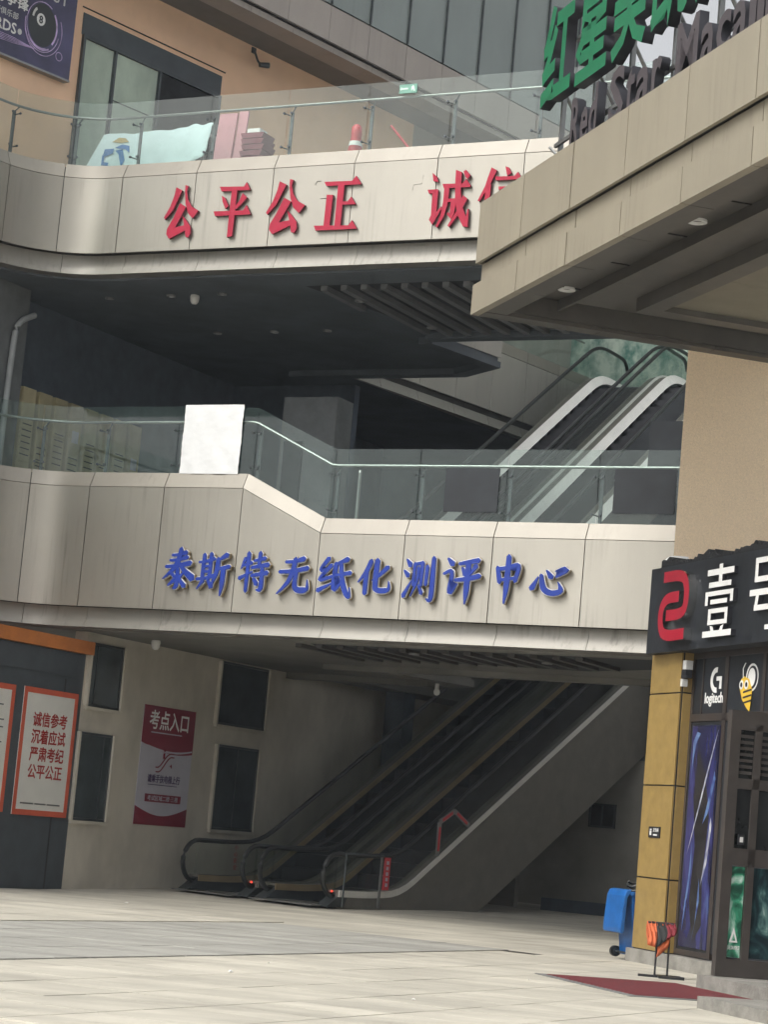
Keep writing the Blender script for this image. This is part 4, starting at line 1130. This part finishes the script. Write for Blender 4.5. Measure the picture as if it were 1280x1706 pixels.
po2 = empty('notice_poster', B(-4.77, -1.9, 1.18), 'white notice with orange frame and fine print at the left edge of the slate wall', 'poster')
wall_panel('poster_sheet', -2.75, -1.27, 1.2, 3.25, 'posterw', po2)
for q in ((-2.75, -2.66, 1.2, 3.25), (-1.36, -1.27, 1.2, 3.25), (-2.66, -1.36, 1.2, 1.29), (-2.66, -1.36, 3.16, 3.25)):
    wall_panel('poster_border', *q, 'posterr', po2, a=-4.758, th=.006)
for i in range(13):
    z = 3.02 - i * .12
    wall_panel('poster_small_print', -2.5, -1.5 - random.choice([0, .05, .3, .15]), z, z + .022, 'inkgrey', po2, a=-4.757, th=.003)

bn = empty('entrance_banner', B(-4.79, 3.5, 1.17), 'red and lilac entrance banner with escalator symbol on the beige wall', 'banner')
wall_panel('banner_sheet', 2.63, 4.37, 1.17, 3.28, 'bannerw', bn, a=-4.795, th=.008)
def wpoly(pts, m, name, parent, a=-4.787, th=.003):
    return MB().prism([B(a, e, z) for e, z in pts], B.x * th).build(name, m, parent)
cur = [(2.63 + 1.74 * i / 16, 2.60 - .13 * math.sin(math.pi * min(1, i / 16 * 1.25)) * (1 if i < 13 else .6)) for i in range(17)]
wpoly([(2.63, 3.28), (2.63, 2.62)] + [(e, 2.62 - .17 * math.sin(math.pi * (e - 2.63) / 2.4)) for e in [2.63 + 1.74 * i / 14 for i in range(1, 15)]] + [(4.37, 3.28)], 'bannerr', 'banner_field', bn)
wpoly([(2.75, 2.585)] + [(2.75 + 1.6 * i / 12, 2.585 - .12 * math.sin(math.pi * i / 14)) for i in range(1, 13)] + [(2.75 + 1.6 * i / 12, 2.60 - .10 * math.sin(math.pi * i / 14)) for i in range(12, 0, -1)], 'bannerw', 'banner_curve', bn, a=-4.783)
wpoly([(2.63, 1.17), (2.63, 1.50)] + [(2.63 + 1.74 * i / 14, 1.50 - .16 * math.sin(math.pi * i / 14)) for i in range(1, 14)] + [(4.37, 1.50), (4.37, 1.17)], 'bannerr', 'banner_field', bn)
text_object('banner_text', '考点入口', .36, B(-4.783, 2.84, 2.90), B.y, B.x, .003, 'white', bn, fat=.014, width=1.30)
wpoly([(2.92, 2.80), (3.95, 2.80), (3.95, 2.82), (2.92, 2.82)], 'bannerw', 'banner_small_print', bn, a=-4.783)
text_object('banner_text', '请乘手扶电梯上行', .15, B(-4.783, 2.95, 1.94), B.y, B.x, .003, 'inknavy', bn, fat=.02, width=1.08)
wpoly([(2.98, 1.88), (3.95, 1.88), (3.95, 1.892), (2.98, 1.892)], 'inknavy', 'banner_line', bn, a=-4.783)
wpoly([(2.92, 1.58), (4.12, 1.58), (4.12, 1.72), (2.92, 1.72)], 'bannerr', 'banner_field', bn, a=-4.783)
text_object('banner_text', '考试区域二楼·三楼', .10, B(-4.779, 3.0, 1.613), B.y, B.x, .003, 'bannerw', bn, bold=.006, width=1.02)
sym = [(3.22, 2.16), (3.32, 2.16), (3.62, 2.42), (3.74, 2.42)]
MB().tube([B(-4.782, e, z) for e, z in smooth_pts([(3.20, 2.12), (3.34, 2.12), (3.60, 2.40), (3.76, 2.40)], 2)], .012, 5).build('escalator_symbol', 'bannerr', bn)
MB().tube([B(-4.782, e, z) for e, z in smooth_pts([(3.18, 2.20), (3.30, 2.20), (3.56, 2.46), (3.76, 2.46)], 2)], .012, 5).build('escalator_symbol', 'bannerr', bn)
MB().tube([B(-4.782, 3.42, 2.36), B(-4.782, 3.42, 2.46)], .022, 6).build('escalator_symbol', 'bannerr', bn)
disc(Frame(B(0, 0, 0), 0), 0, 0, 0, .01, .01, 'bannerr', 'x', bn) if False else None
MB().tube([B(-4.782, 3.42, 2.49), B(-4.782, 3.42, 2.53)], .024, 8).build('escalator_symbol', 'bannerr', bn)
wpoly([(3.64, 2.24), (3.72, 2.20), (3.70, 2.28)], 'bannerr', 'escalator_symbol', bn, a=-4.783)

# ================================================================== things on the lower balcony
def sheet(name, a0, a1, z0, z1, m, label, cat, crease, group=None, e=.155):
    nx, nz = 18, 18
    mb = MB(); P = []
    for j in range(nz + 1):
        for i in range(nx + 1):
            d = crease * (math.sin(i * .9 + j * 1.7) * math.sin(j * 1.1 + 2) + random.uniform(-.6, .6))
            P.append(B(a0 + (a1 - a0) * i / nx, e + .004 + d, z0 + (z1 - z0) * j / nz))
    n = len(P)
    P += [p + B.y * .003 for p in P]
    w_ = nx + 1
    Fc = [(j * w_ + i, j * w_ + i + 1, (j + 1) * w_ + i + 1, (j + 1) * w_ + i) for j in range(nz) for i in range(nx)]
    Fc += [tuple(q + n for q in f[::-1]) for f in Fc]
    edge = [i for i in range(w_)] + [j * w_ + nx for j in range(1, nz + 1)] + [nz * w_ + i for i in range(nx - 1, -1, -1)] + [j * w_ for j in range(nz - 1, 0, -1)]
    Fc += [(edge[i], edge[(i + 1) % len(edge)], edge[(i + 1) % len(edge)] + n, edge[i] + n) for i in range(len(edge))]
    mb.add(P, Fc)
    return tag(mb.build(name, m, smooth=True), label, cat, group)
sheet('paper_sheet', -2.93, -1.80, 6.99, 8.15, 'paper', 'large creased white paper sheet taped to the lower balcony glass', 'paper', .012, e=.09)
sheet('charcoal_board', 1.98, 2.90, 6.43, 7.12, 'pboard', 'charcoal board fixed to the glass, below the escalator foot', 'board', .002, e=.10)
sheet('charcoal_board', 4.80, 5.78, 6.45, 7.13, 'pboard', 'charcoal board fixed to the glass, next to the tan wall', 'board', .002, e=.10)
sheet('charcoal_board', 4.62, 5.5, 6.9, 8.22, 'pboard', 'dark board standing behind the glass, upper one beside the tan wall', 'board', .002, e=1.9)
ap = empty('steel_bollard', B(.25, .5, 6.05), 'slim steel post behind the lower glass at the sloped pane', 'post')
MB().tube([B(.25, .5, 6.05), B(.25, .5, 7.1)], .028, 10).build('post', 'steel', ap)
MB().tube([B(.25, .5, 7.1), B(.25, .5, 7.14)], [.034, .02], 10).build('post_cap', 'steel', ap)
# row of tan cabinets
for i in range(8):
    e0 = .95 + .5 * i + 0.12
    lab = ['first tan cabinet beside the grey pillar, behind the balcony glass', 'second tan cabinet from the grey pillar', 'third tan cabinet from the grey pillar', 'fourth tan cabinet from the grey pillar, with a pale notice',
           'fifth tan cabinet from the grey pillar, right of the one with a notice', 'sixth tan cabinet from the grey pillar', 'seventh tan cabinet, next to the last of the row', 'last tan cabinet in the row, with a small pale notice'][i]
    t = empty('cabinet', B(-7.2, e0 + .2, 6.05), lab, 'cabinet', 'tan cabinets on the first floor')
    MB().box(B, -7.45, -7.02, e0, e0 + .39, 6.06, 8.72).build('cabinet_body', 'cabinet', t)
    for k in range(4):
        MB().box(B, -7.02, -7.008, e0 + .015, e0 + .375, 6.15 + k * .62, 6.15 + k * .62 + .6).build('door', 'cabinet', t)
    for k in range(6):
        z = 7.5 + k * .11 - (.35 if i % 2 else 0)
        MB().box(B, -7.008, -7.004, e0 + .06, e0 + .33, z, z + .02).build('slot', 'core', t)
    if i in (3, 7):
        MB().box(B, -7.008, -7.0, e0 + .1, e0 + .3, 8.0 - (.15 if i == 7 else 0), 8.22 - (.15 if i == 7 else 0)).build('notice', 'bannerw', t)
dpipe = tag(MB().tube(smooth_pts([tuple(B(-6.87, .38, 6.1)), tuple(B(-6.87, .40, 9.45)), tuple(B(-6.87, .52, 9.78)), tuple(B(-6.87, .95, 9.98))], 2), .055, 10).build('downpipe', 'pipe', smooth=True),
            'grey downpipe bending under the dark ceiling at the left edge', 'pipe')

# ================================================================== things on the upper terrace
bb = empty('billboard', UF(-3, -.1, 14.4), 'navy billboard with a black pool ball on the peach wall', 'billboard')
MB().prism([UF(-6.3, -.14, 14.52), UF(-1.47, -.14, 14.57), UF(-1.47, -.14, 17.4), UF(-6.3, -.14, 17.4)], UF.y * .13).build('billboard_panel', 'bbnavy', bb)
MB().prism([UF(-6.3, -.15, 14.49), UF(-1.46, -.15, 14.54), UF(-1.46, -.15, 14.575), UF(-6.3, -.15, 14.525)], UF.y * .15).build('billboard_edge', 'steel', bb)
disc(UF, -2.26, 15.37, -.141, .34, .40, 'ball', 'pool_ball', bb, 40)
disc(UF, -2.31, 15.46, -.145, .105, .115, 'white', 'ball_spot', bb)
text_object('ball_number', '8', .20, UF(-2.355, -.149, 15.39), UF.x, -UF.y, .003, 'ball', bb, fat=.03, width=.085)
for k, (r0, r1, a0, a1, dn, dz, sx) in enumerate([(.42, .435, 60, 290, 0, 0, .9), (.42, .46, -40, 40, -.02, -.0, .86), (.45, .465, 190, 350, .0, -.04, .92), (.50, .515, 170, 390, .03, -.05, .9), (.42, .455, 215, 300, 0, -.02, .9)]):
    arc(UF, -2.26 + dn, 15.37 + dz, -.1415 - .003 * k, r0, r1, a0, a1, 'bbswirl', 'light_swirl', bb, sx=sx, k=40)
arc(UF, -2.30, 15.44, -.158, .22, .27, 130, 175, 'wgrey', 'ball_glint', bb, sx=.9)
arc(UF, -1.78, 14.93, -.142, .07, .085, 0, 360, 'bbswirl', 'light_swirl', bb, k=30)
for k in range(5):
    MB().tube([UF(-6.0, -.142, 15.05 - k * .07), UF(-4, -.142, 14.92 - k * .04), UF(-2.9, -.142, 14.92 - k * .025), UF(-2.4, -.142, 14.88)], .006, 5).build('light_swirl', 'bbswirl', bb)
text_object('billboard_text', 'BILLIARDS', .28, UF(-4.12, -.141, 14.99), UF.x, -UF.y, .003, 'white', bb, fat=.018, width=1.25)
text_object('billboard_text', '谁与争锋', .26, UF(-3.74, -.141, 15.50), UF.x, -UF.y, .003, 'white', bb, fat=.018, width=1.1)
text_object('billboard_text', '台球会所俱乐部', .14, UF(-3.85, -.141, 15.27), UF.x, -UF.y, .003, 'wgrey', bb, width=1.0)
text_object('billboard_text', 'ST', .34, UF(-2.06, -.141, 15.90), UF.x, -UF.y, .003, 'wgrey', bb, width=.38)
disc(UF, -2.78, 15.07, -.141, .05, .055, 'wgrey', 'small_ball', bb)

cc = empty('wall_camera', UF(3.6, -.1, 16.55), 'small dark camera on a curved arm on the peach wall', 'camera')
MB().tube([UF(3.55, -.02, 16.85), UF(3.5, -.12, 16.75), UF(3.52, -.18, 16.6), UF(3.6, -.2, 16.52)], .022, 6).build('arm', 'dsteel', cc)
MB().tube([UF(3.58, -.2, 16.52), UF(3.78, -.26, 16.56)], [.05, .06], 10).build('camera_body', 'dsteel', cc)
MB().box(UF, 3.5, 3.62, -.03, -.002, 16.78, 16.9).build('base_plate', 'dsteel', cc)

# draped table
tb = empty('draped_table', B(-4.5, 1.2, 12.15), 'terrace table under a pale blue cloth with a wave emblem', 'table')
nx, ny = 44, 16
mb = MB(); P = []
def cl(u, v):
    """u along the table 0..1, v: 0 hem in front .. 1 back edge"""
    x = -5.72 + 2.27 * u
    k = max(0, (u - .5) / .5)
    top = 13.22 + .09 * k + .02 * k * math.sin(u * 47) + .006 * math.sin(u * 40)
    hem = 12.28 + .36 * max(0, (u - .68) / .32)
    if v < .5:
        q = v / .5
        z = hem + (top - hem) * q
        y = .60 + .266 * (z - 12.28) - .10 * min(1, k * 1.6) * abs(((4.2 * u + .9 * q) % 1) - .5) * (1.2 - q) - .05 * k * abs(((9 * u - 2.2 * q) % 1) - .5)
        x -= .30 * (1 - q) * (1 - u) ** 4
    else:
        q = (v - .5) / .5
        z = top + .015 * math.sin(u * 17 + q * 6)
        y = .60 + .266 * (top - 12.28) + .55 * q
    return B(x, y, z)
for j in range(ny + 1):
    for i in range(nx + 1): P.append(cl(i / nx, j / ny))
mb.add(P, [(j * (nx + 1) + i, j * (nx + 1) + i + 1, (j + 1) * (nx + 1) + i + 1, (j + 1) * (nx + 1) + i) for j in range(ny) for i in range(nx)])
co = mb.build('tablecloth', 'cloth', tb, smooth=True)
md = co.modifiers.new('thickness', 'SOLIDIFY'); md.thickness = .006; md.offset = 1
MB().box(B, -5.55, -3.6, .92, 1.4, 13.12, 13.18).build('table_top', 'wgrey', tb)
for a, e in ((-5.5, .95), (-3.7, .95), (-5.5, 1.35), (-3.7, 1.35)):
    MB().box(B, a, a + .04, e, e + .04, 12.15, 13.12).build('leg', 'steel', tb)
bl = mat('wave_blue', (.02, .16, .42), .7); gd = mat('wave_gold', (.42, .32, .12), .7)
EMB = Frame(B(-5.34, 0, 12.66), math.atan2(.887, -.462))
def emb(pts, m, lift): MB().prism([EMB(x * .9, .698 + .266 * z - .016 - lift, z) for x, z in pts], -EMB.y * .004).build('cloth_emblem', m, tb)
emb([(-.16, .40), (-.02, .48), (.14, .46), (.24, .38), (.05, .37)], gd, .0)
emb([(-.05, .28), (.10, .34), (.28, .30), (.32, .16), (.20, .24), (.04, .26)], bl, .0)
emb([(-.02, .22), (.14, .24), (.26, .02), (.22, -.12), (.14, .02), (.08, .14)], bl, .004)
emb([(-.28, .26), (-.06, .26), (-.06, .16), (-.28, .10)], bl, .008)
emb([(-.30, .14), (-.24, .14), (-.22, .0), (-.10, -.02), (-.10, -.08), (-.26, -.06)], bl, .012)

# pink boards, crates, cone, pole, green sticker
for i, (a, w_, h_, lab) in enumerate([(-3.36, .36, 1.32, 'wider pink board standing at the terrace glass'), (-3.0, .19, 1.36, 'narrow pink board beside the wider pink board')]):
    tag(MB().prism([B(a, .75 + .05 * i, 12.15), B(a + w_, .75 + .05 * i, 12.15), B(a + w_, .9 + .05 * i, 12.15 + h_), B(a, .9 + .05 * i, 12.15 + h_)], B.y * .04).build('pink_board', 'pinkb', bevel=.004), lab, 'board', 'pink boards')
for i, (a, e, lab) in enumerate([(-3.62, 1.3, 'stack of maroon trays between cloth and pink boards'), (-2.82, .85, 'stack of maroon trays right of the pink boards')]):
    t = empty('tray_stack', B(a, e, 12.15), lab, 'trays', 'maroon tray stacks')
    for k in range(9):
        d = random.uniform(-.02, .02)
        MB().prism([B(a + d, e, 12.15 + k * .105), B(a + .38 + d, e, 12.15 + k * .105), B(a + .42 + d, e, 12.24 + k * .105), B(a - .04 + d, e, 12.24 + k * .105)], B.y * .4).build('tray', 'maroon', t)
    if i: MB().box(B, a + .05, a + .3, e + .05, e + .3, 13.1, 13.17).build('cloth', 'white', t)
def lathe(F, a, e, prof, k=18):
    mb = MB(); n = len(prof)
    V = [F(a + r * math.cos(6.2832 * j / k), e + r * math.sin(6.2832 * j / k), z) for j in range(k) for r, z in prof]
    mb.add(V, [(j * n + q, j * n + q + 1, ((j + 1) % k) * n + q + 1, ((j + 1) % k) * n + q) for j in range(k) for q in range(n - 1)])
    return mb
cn = empty('traffic_cone', B(-.62, .9, 12.15), 'red traffic cone with pale bands on the upper terrace', 'cone')
lathe(B, -.62, .9, [(.19, 12.2), (.085, 12.90), (.095, 12.93), (.085, 13.06), (.05, 13.10), (.0, 13.10)]).build('cone_body', 'cone', cn, smooth=True)
lathe(B, -.62, .9, [(.160, 12.42), (.138, 12.57)]).build('reflective_band', 'white', cn)
lathe(B, -.62, .9, [(.117, 12.72), (.106, 12.80)]).build('reflective_band', 'white', cn)
MB().box(B, -.82, -.42, .7, 1.1, 12.15, 12.2).build('cone_base', 'rubber', cn)
tag(MB().tube([B(.02, .9, 13.05), B(.75, 1.1, 12.2)], .022, 8).build('red_pole', 'cone'), 'red pole leaning behind the terrace glass', 'pole')
ex = empty('exit_sticker', B(.7, .14, 13.27), 'small pale green exit sticker on top of the terrace glass', 'sticker')
gs = mat('exit_green', (.16, .34, .27), .5); gs2 = mat('exit_pale', (.55, .72, .64), .5)
MB().box(B, .54, .86, .108, .124, 13.30, 13.45).build('sticker_plate', gs, ex)
MB().box(B, .58, .70, .104, .108, 13.36, 13.39).build('arrow', gs2, ex)
MB().prism([B(.58, .104, 13.335), B(.58, .104, 13.415), B(.555, .104, 13.375)], B.y * .004).build('arrow', gs2, ex)
MB().prism([B(.76, .104, 13.33), B(.79, .104, 13.37), B(.80, .104, 13.33), B(.83, .104, 13.33), B(.81, .104, 13.40), B(.79, .104, 13.43), B(.76, .104, 13.40)], B.y * .004).build('running_figure', gs2, ex)

# faint scars where older letters were fixed to the upper band
for k, pts in enumerate([[(1.00, 11.62), (1.02, 11.71), (1.16, 11.72), (1.18, 11.86)], [(-.80, 11.80), (-.77, 11.86), (-.70, 11.86)], [(-.68, 11.56), (-.54, 11.565)]]):
    MB().tube([B(a, -.002, z) for a, z in pts], .0045, 4).build('old_fixing_mark', 'core', band_up)

# ================================================================== cameras under the ceilings
def dome(a, e, z, lab):
    t = empty('dome_camera', B(a, e, z), lab, 'camera', 'white ceiling cameras')
    MB().tube([B(a, e, z), B(a, e, z - .05)], [.075, .085], 14).build('base', 'wgrey', t)
    lathe(B, a, e, [(.08, z - .05), (.075, z - .11), (.045, z - .155), (0, z - .165)]).build('dome', 'wgrey', t, smooth=True)
dome(-3.92, 1.56, 10.42, 'white dome camera under the dark upper ceiling')
dome(-4.12, 1.75, 4.34, 'white dome camera under the lower balcony, above the banner')
bc = empty('bullet_camera', B(-1.05, 6.7, 4.2), 'white bullet camera under the ceiling edge beside the escalators', 'camera')
MB().tube([B(-1.05, 6.7, 4.22), B(-1.05, 6.7, 4.1)], .04, 8).build('bracket', 'wgrey', bc)
MB().tube([B(-1.0, 6.6, 4.05), B(-1.12, 6.85, 4.08)], .06, 10).build('camera_body', 'wgrey', bc)
sc_ = empty('column_camera', K(.98, .05, 3.8), 'white camera bracketed to the ochre column below the sign', 'camera')
MB().box(K, .99, 1.10, .0, .10, 3.95, 4.07).build('bracket', 'wgrey', sc_)
MB().box(K, 1.0, 1.14, -.02, .08, 3.83, 3.94).build('camera_body', 'black', sc_)
MB().box(K, .99, 1.05, -.02, .06, 3.72, 3.82).build('junction_box', 'wgrey', sc_)
pp = tag(MB().tube(smooth_pts([tuple(K(.12, .05, 5.34)), tuple(K(.12, .05, 5.50)), tuple(K(.16, .12, 5.55)), tuple(K(.22, .33, 5.55))], 2), .038, 10).build('white_pipe', 'white', smooth=True),
         'short white pipe elbow at the left end of the black sign', 'pipe')

# small black restroom sign on the column
rm = empty('restroom_sign', K(.5, -.01, 1.7), 'small black restroom sign on the ochre column', 'sign')
MB().box(K, .30, .66, -.012, -.001, 1.68, 1.83).build('sign_plate', 'black', rm)
for n in (.345, .375):
    MB().box(K, n, n + .02, -.016, -.012, 1.715, 1.775).build('figure', 'white', rm)
    disc(K, n + .01, 1.79, -.012, .012, .010, 'white', 'figure', rm, 12)
text_object('sign_text', '卫生间', .055, K(.44, -.012, 1.765), K.x, -K.y, .003, 'white', rm, bold=.006, width=.17)
MB().box(K, .46, .58, -.016, -.012, 1.71, 1.73).build('arrow', 'white', rm)

# ================================================================== barrier frame and warning boards at the escalators
br = empty('anti_climb_frame', ES(3.0, -.06, 1.2), 'small white and red anti-climb frame on the escalator side strip', 'barrier')
fpts = [(2.70, 1.07), (2.70, 1.68), (3.12, 1.90), (3.60, 1.66)]
for (u0, z0), (u1, z1) in zip(fpts[:-1], fpts[1:]):
    d = Vector((u1 - u0, z1 - z0)); nrm = Vector((-d.y, d.x)).normalized() * .045
    MB().prism([ES(u0 + nrm.x, -.05, z0 + nrm.y), ES(u1 + nrm.x, -.05, z1 + nrm.y), ES(u1 - nrm.x, -.05, z1 - nrm.y), ES(u0 - nrm.x, -.05, z0 - nrm.y)], ES.y * .03).build('frame_bar', 'steel', br)
    q0, q1 = .15, .85
    MB().prism([ES(u0 + (u1 - u0) * q0 + nrm.x * .6, -.053, z0 + (z1 - z0) * q0 + nrm.y * .6), ES(u0 + (u1 - u0) * q1 + nrm.x * .6, -.053, z0 + (z1 - z0) * q1 + nrm.y * .6),
                ES(u0 + (u1 - u0) * q1 - nrm.x * .6, -.053, z0 + (z1 - z0) * q1 - nrm.y * .6), ES(u0 + (u1 - u0) * q0 - nrm.x * .6, -.053, z0 + (z1 - z0) * q0 - nrm.y * .6)], ES.y * .002).build('red_stripe', 'cone', br)
MB().prism([ES(2.75, -.04, 1.1), ES(2.75, -.04, 1.66), ES(3.12, -.04, 1.85), ES(3.55, -.04, 1.62)], ES.y * .008).build('glass_infill', 'eglass', br)
wb = empty('warning_board', ES(1.25, -.1, .1), 'narrow red warning board on a post at the right escalator', 'sign')
MB().box(ES, 1.02, 1.06, -.10, -.07, .1, 1.02).build('post', 'steel', wb)
MB().box(ES, 1.10, 1.26, -.11, -.09, .42, .98).build('board', 'cone', wb)
for k in range(5):
    MB().box(ES, 1.15, 1.21, -.115, -.11, .48 + k * .095, .54 + k * .095).build('print', 'bannerw', wb)
MB().tube([ES(.0, -.12, 1.0), ES(1.05, -.12, 1.0)], .02, 6).build('rail', 'dsteel', wb)
MB().tube([ES(.0, -.12, .1), ES(.0, -.12, 1.0)], .02, 6).build('post', 'dsteel', wb)
wt = empty('glass_notice', ES(1.0, 3.3, .4), 'small red vertical notice on the left escalator glass', 'sticker')
for k, ch in enumerate('小心安全'):
    text_object('notice_text', ch, .10, ES(1.02, 3.325, .86 - k * .12), ES.x, -ES.y, .002, 'inkred', wt, bold=.006)

# ================================================================== street things
# wheelie bin, lid thrown open
KB = Frame(K(.17, .15, 0), R(162.5))           # bin stands beside the far corner of the column
bn_ = empty('wheelie_bin', KB(-.5, .0, 0), 'blue wheelie bin with open lid standing behind the ochre column', 'bin')
def ring(n0, n1, t0, t1, z): return [KB(n0, t0, z), KB(n1, t0, z), KB(n1, t1, z), KB(n0, t1, z)]
mb = MB()
R0, R1 = ring(-.72, -.25, -.08, .12, .06), ring(-.76, -.21, -.18, .14, .90)
mb.add(R0 + R1, [(3, 2, 1, 0)] + [(i, (i + 1) % 4, 4 + (i + 1) % 4, 4 + i) for i in range(4)])
R2 = ring(-.73, -.25, -.14, .11, .90); R3 = ring(-.68, -.30, -.06, .09, .2)
mb.add(R1 + R2 + R3, [(i, (i + 1) % 4, 4 + (i + 1) % 4, 4 + i) for i in range(4)] + [(4 + i, 4 + (i + 1) % 4, 8 + (i + 1) % 4, 8 + i) for i in range(4)] + [(8, 9, 10, 11)])
mb.build('bin_body', 'binblue', bn_, bevel=.012)
mb = MB()
for q in ((-.79, -.18, -.21, -.15), (-.79, -.18, .11, .16), (-.79, -.74, -.15, .11), (-.23, -.18, -.15, .11)): mb.box(KB, *q, .87, .925)
mb.build('rim', 'binblue', bn_, bevel=.01)
lid = [(-.20, .955), (-.27, .935), (-.305, .86), (-.335, .42), (-.325, .36), (-.285, .35), (-.268, .40), (-.25, .84), (-.215, .90)]
MB().prism([KB(-.78, t, z) for t, z in lid], K.x * .59).build('lid', 'binblue', bn_, bevel=.012)
MB().tube([KB(-.78, -.21, .91), KB(-.19, -.21, .91)], .016, 8).build('handle', 'binblue', bn_)
for n in (-.76, -.21):
    wh = MB().tube([KB(n - .03, -.13, .09), KB(n + .03, -.13, .09)], .075, 20).build('wheel', 'rubber', bn_, smooth=True)
    MB().tube([KB(n - .035, -.13, .09), KB(n + .035, -.13, .09)], .04, 14).build('hub', 'dsteel', wh)
MB().tube([KB(-.8, -.13, .09), KB(-.2, -.13, .09)], .014, 6).build('axle', 'dsteel', bn_)
hose = []
for i in range(40):
    th = i * .42
    hose.append(KB(-.45 + .14 * math.cos(th), -.02 + .12 * math.sin(th), .90 + .004 * i + .02 * math.sin(i * 1.3)))
tag(MB().tube(hose, .018, 6).build('black_hose', 'rubber', smooth=True), 'black hose coiled on top of the blue bin', 'hose')

# cloth stand
st = empty('cloth_stand', K(3.6, -.9, 0), 'low black stand with orange, black and red cloths by the shop plinth', 'stand')
sx, sy = 3.85, 28.0
ST = Frame((3.83, 28.0, 0), R(72.5 + 18))
MB().box(ST, -.28, .28, -.06, .0, .0, .03).build('base', 'black', st, bevel=.004)
MB().box(ST, -.05, .26, -.2, .22, .0, .028).build('base', 'black', st, bevel=.004)
for xx in (-.08, .07):
    MB().tube([ST(xx, -.03, .03), ST(xx, -.03, .66)], .013, 8).build('post', 'black', st)
MB().tube([ST(-.2, -.03, .65), ST(.13, -.03, .65)], .014, 8).build('top_bar', 'black', st)
def drape(x0, x1, zl, zr, m, dy):
    mb = MB(); P = []; n = 10
    for j in range(n + 1):
        q = j / n
        for i in range(7):
            r = i / 6
            low = zl + (zr - zl) * r
            x = x0 + (x1 - x0) * r
            ang = q * math.pi
            z = .66 + dy * .3 if q > .45 and q < .55 else .66 - (.66 - low) * abs(q - .5) * 2
            y = -.03 - (.045 + dy) * math.cos(ang) + .012 * math.sin(i * 2.1 + j)
            P.append(ST(x + .02 * math.sin(j * .8) , y, z))
    mb.add(P, [(j * 7 + i, j * 7 + i + 1, (j + 1) * 7 + i + 1, (j + 1) * 7 + i) for j in range(n) for i in range(6)])
    o = mb.build('cloth', m, st, smooth=True)
    md = o.modifiers.new('thickness', 'SOLIDIFY'); md.thickness = .012
drape(-.20, -.10, .38, .36, 'orcl', .02)
drape(-.10, .03, .34, .46, 'blcl', .01)
drape(.02, .13, .46, .52, 'redcl', .02)
drape(-.08, .06, .24, .38, 'orcl', -.012)

# door mat
dmx = empty('door_mat', K(5.8, -2.3, 0), 'dark red carpet mat with grey edge before the shop entrance', 'mat')
MB().box(K, 4.35, 7.0, -3.17, -1.42, .0, .010).build('mat_border', 'matgrey', dmx)
MB().box(K, 4.45, 6.9, -3.07, -1.45, .009, .016).build('carpet', 'matred', dmx)
# scraps of litter
k = 0
for a, e in [(.2, -10.2), (5.6, -10.5), (6.2, -12.3), (7.6, -8.3), (8.4, -12.8), (-2.0, -1.6)]:
    mb = MB(); r = random.uniform(.018, .032)
    P = [B(a, e, random.uniform(.015, .03))] + [B(a + r * math.cos(i) * random.uniform(.6, 1.3), e + r * math.sin(i) * random.uniform(.6, 1.3), .004 + random.uniform(0, .012)) for i in (0, 1.05, 2.1, 3.14, 4.2, 5.25)]
    P.append(B(a, e, .003))
    mb.add(P, [(0, i + 1, (i + 1) % 6 + 1) for i in range(6)] + [(7, (i + 1) % 6 + 1, i + 1) for i in range(6)])
    tag(mb.build('paper_scrap', 'litter'), 'tiny white paper scrap lying on the pale paving', 'litter', 'paper scraps')

# ================================================================== hazy air round everything
hz = MB().box(W0, -470, 470, -470, 470, -1.1, 27.5).build('haze', bpy.data.materials.new('hazy_air'), origin=(0, 0, -1.1))
hm = hz.data.materials[0]; hm.use_nodes = True
hm.node_tree.nodes.remove(hm.node_tree.nodes['Principled BSDF'])
pv_ = hm.node_tree.nodes.new('ShaderNodeVolumePrincipled')
pv_.inputs['Color'].default_value = (.82, .90, 1.0, 1)
pv_.inputs['Density'].default_value = .0005
pv_.inputs['Density Attribute'].default_value = ''
pv_.inputs['Temperature Attribute'].default_value = ''
pv_.inputs['Color Attribute'].default_value = ''
try: hm.cycles.homogeneous_volume = True
except Exception: pass
hm.node_tree.links.new(pv_.outputs[0], hm.node_tree.nodes['Material Output'].inputs['Volume'])
hz['kind'] = 'stuff'; hz['label'] = 'pale hazy air over the plaza and the mall'
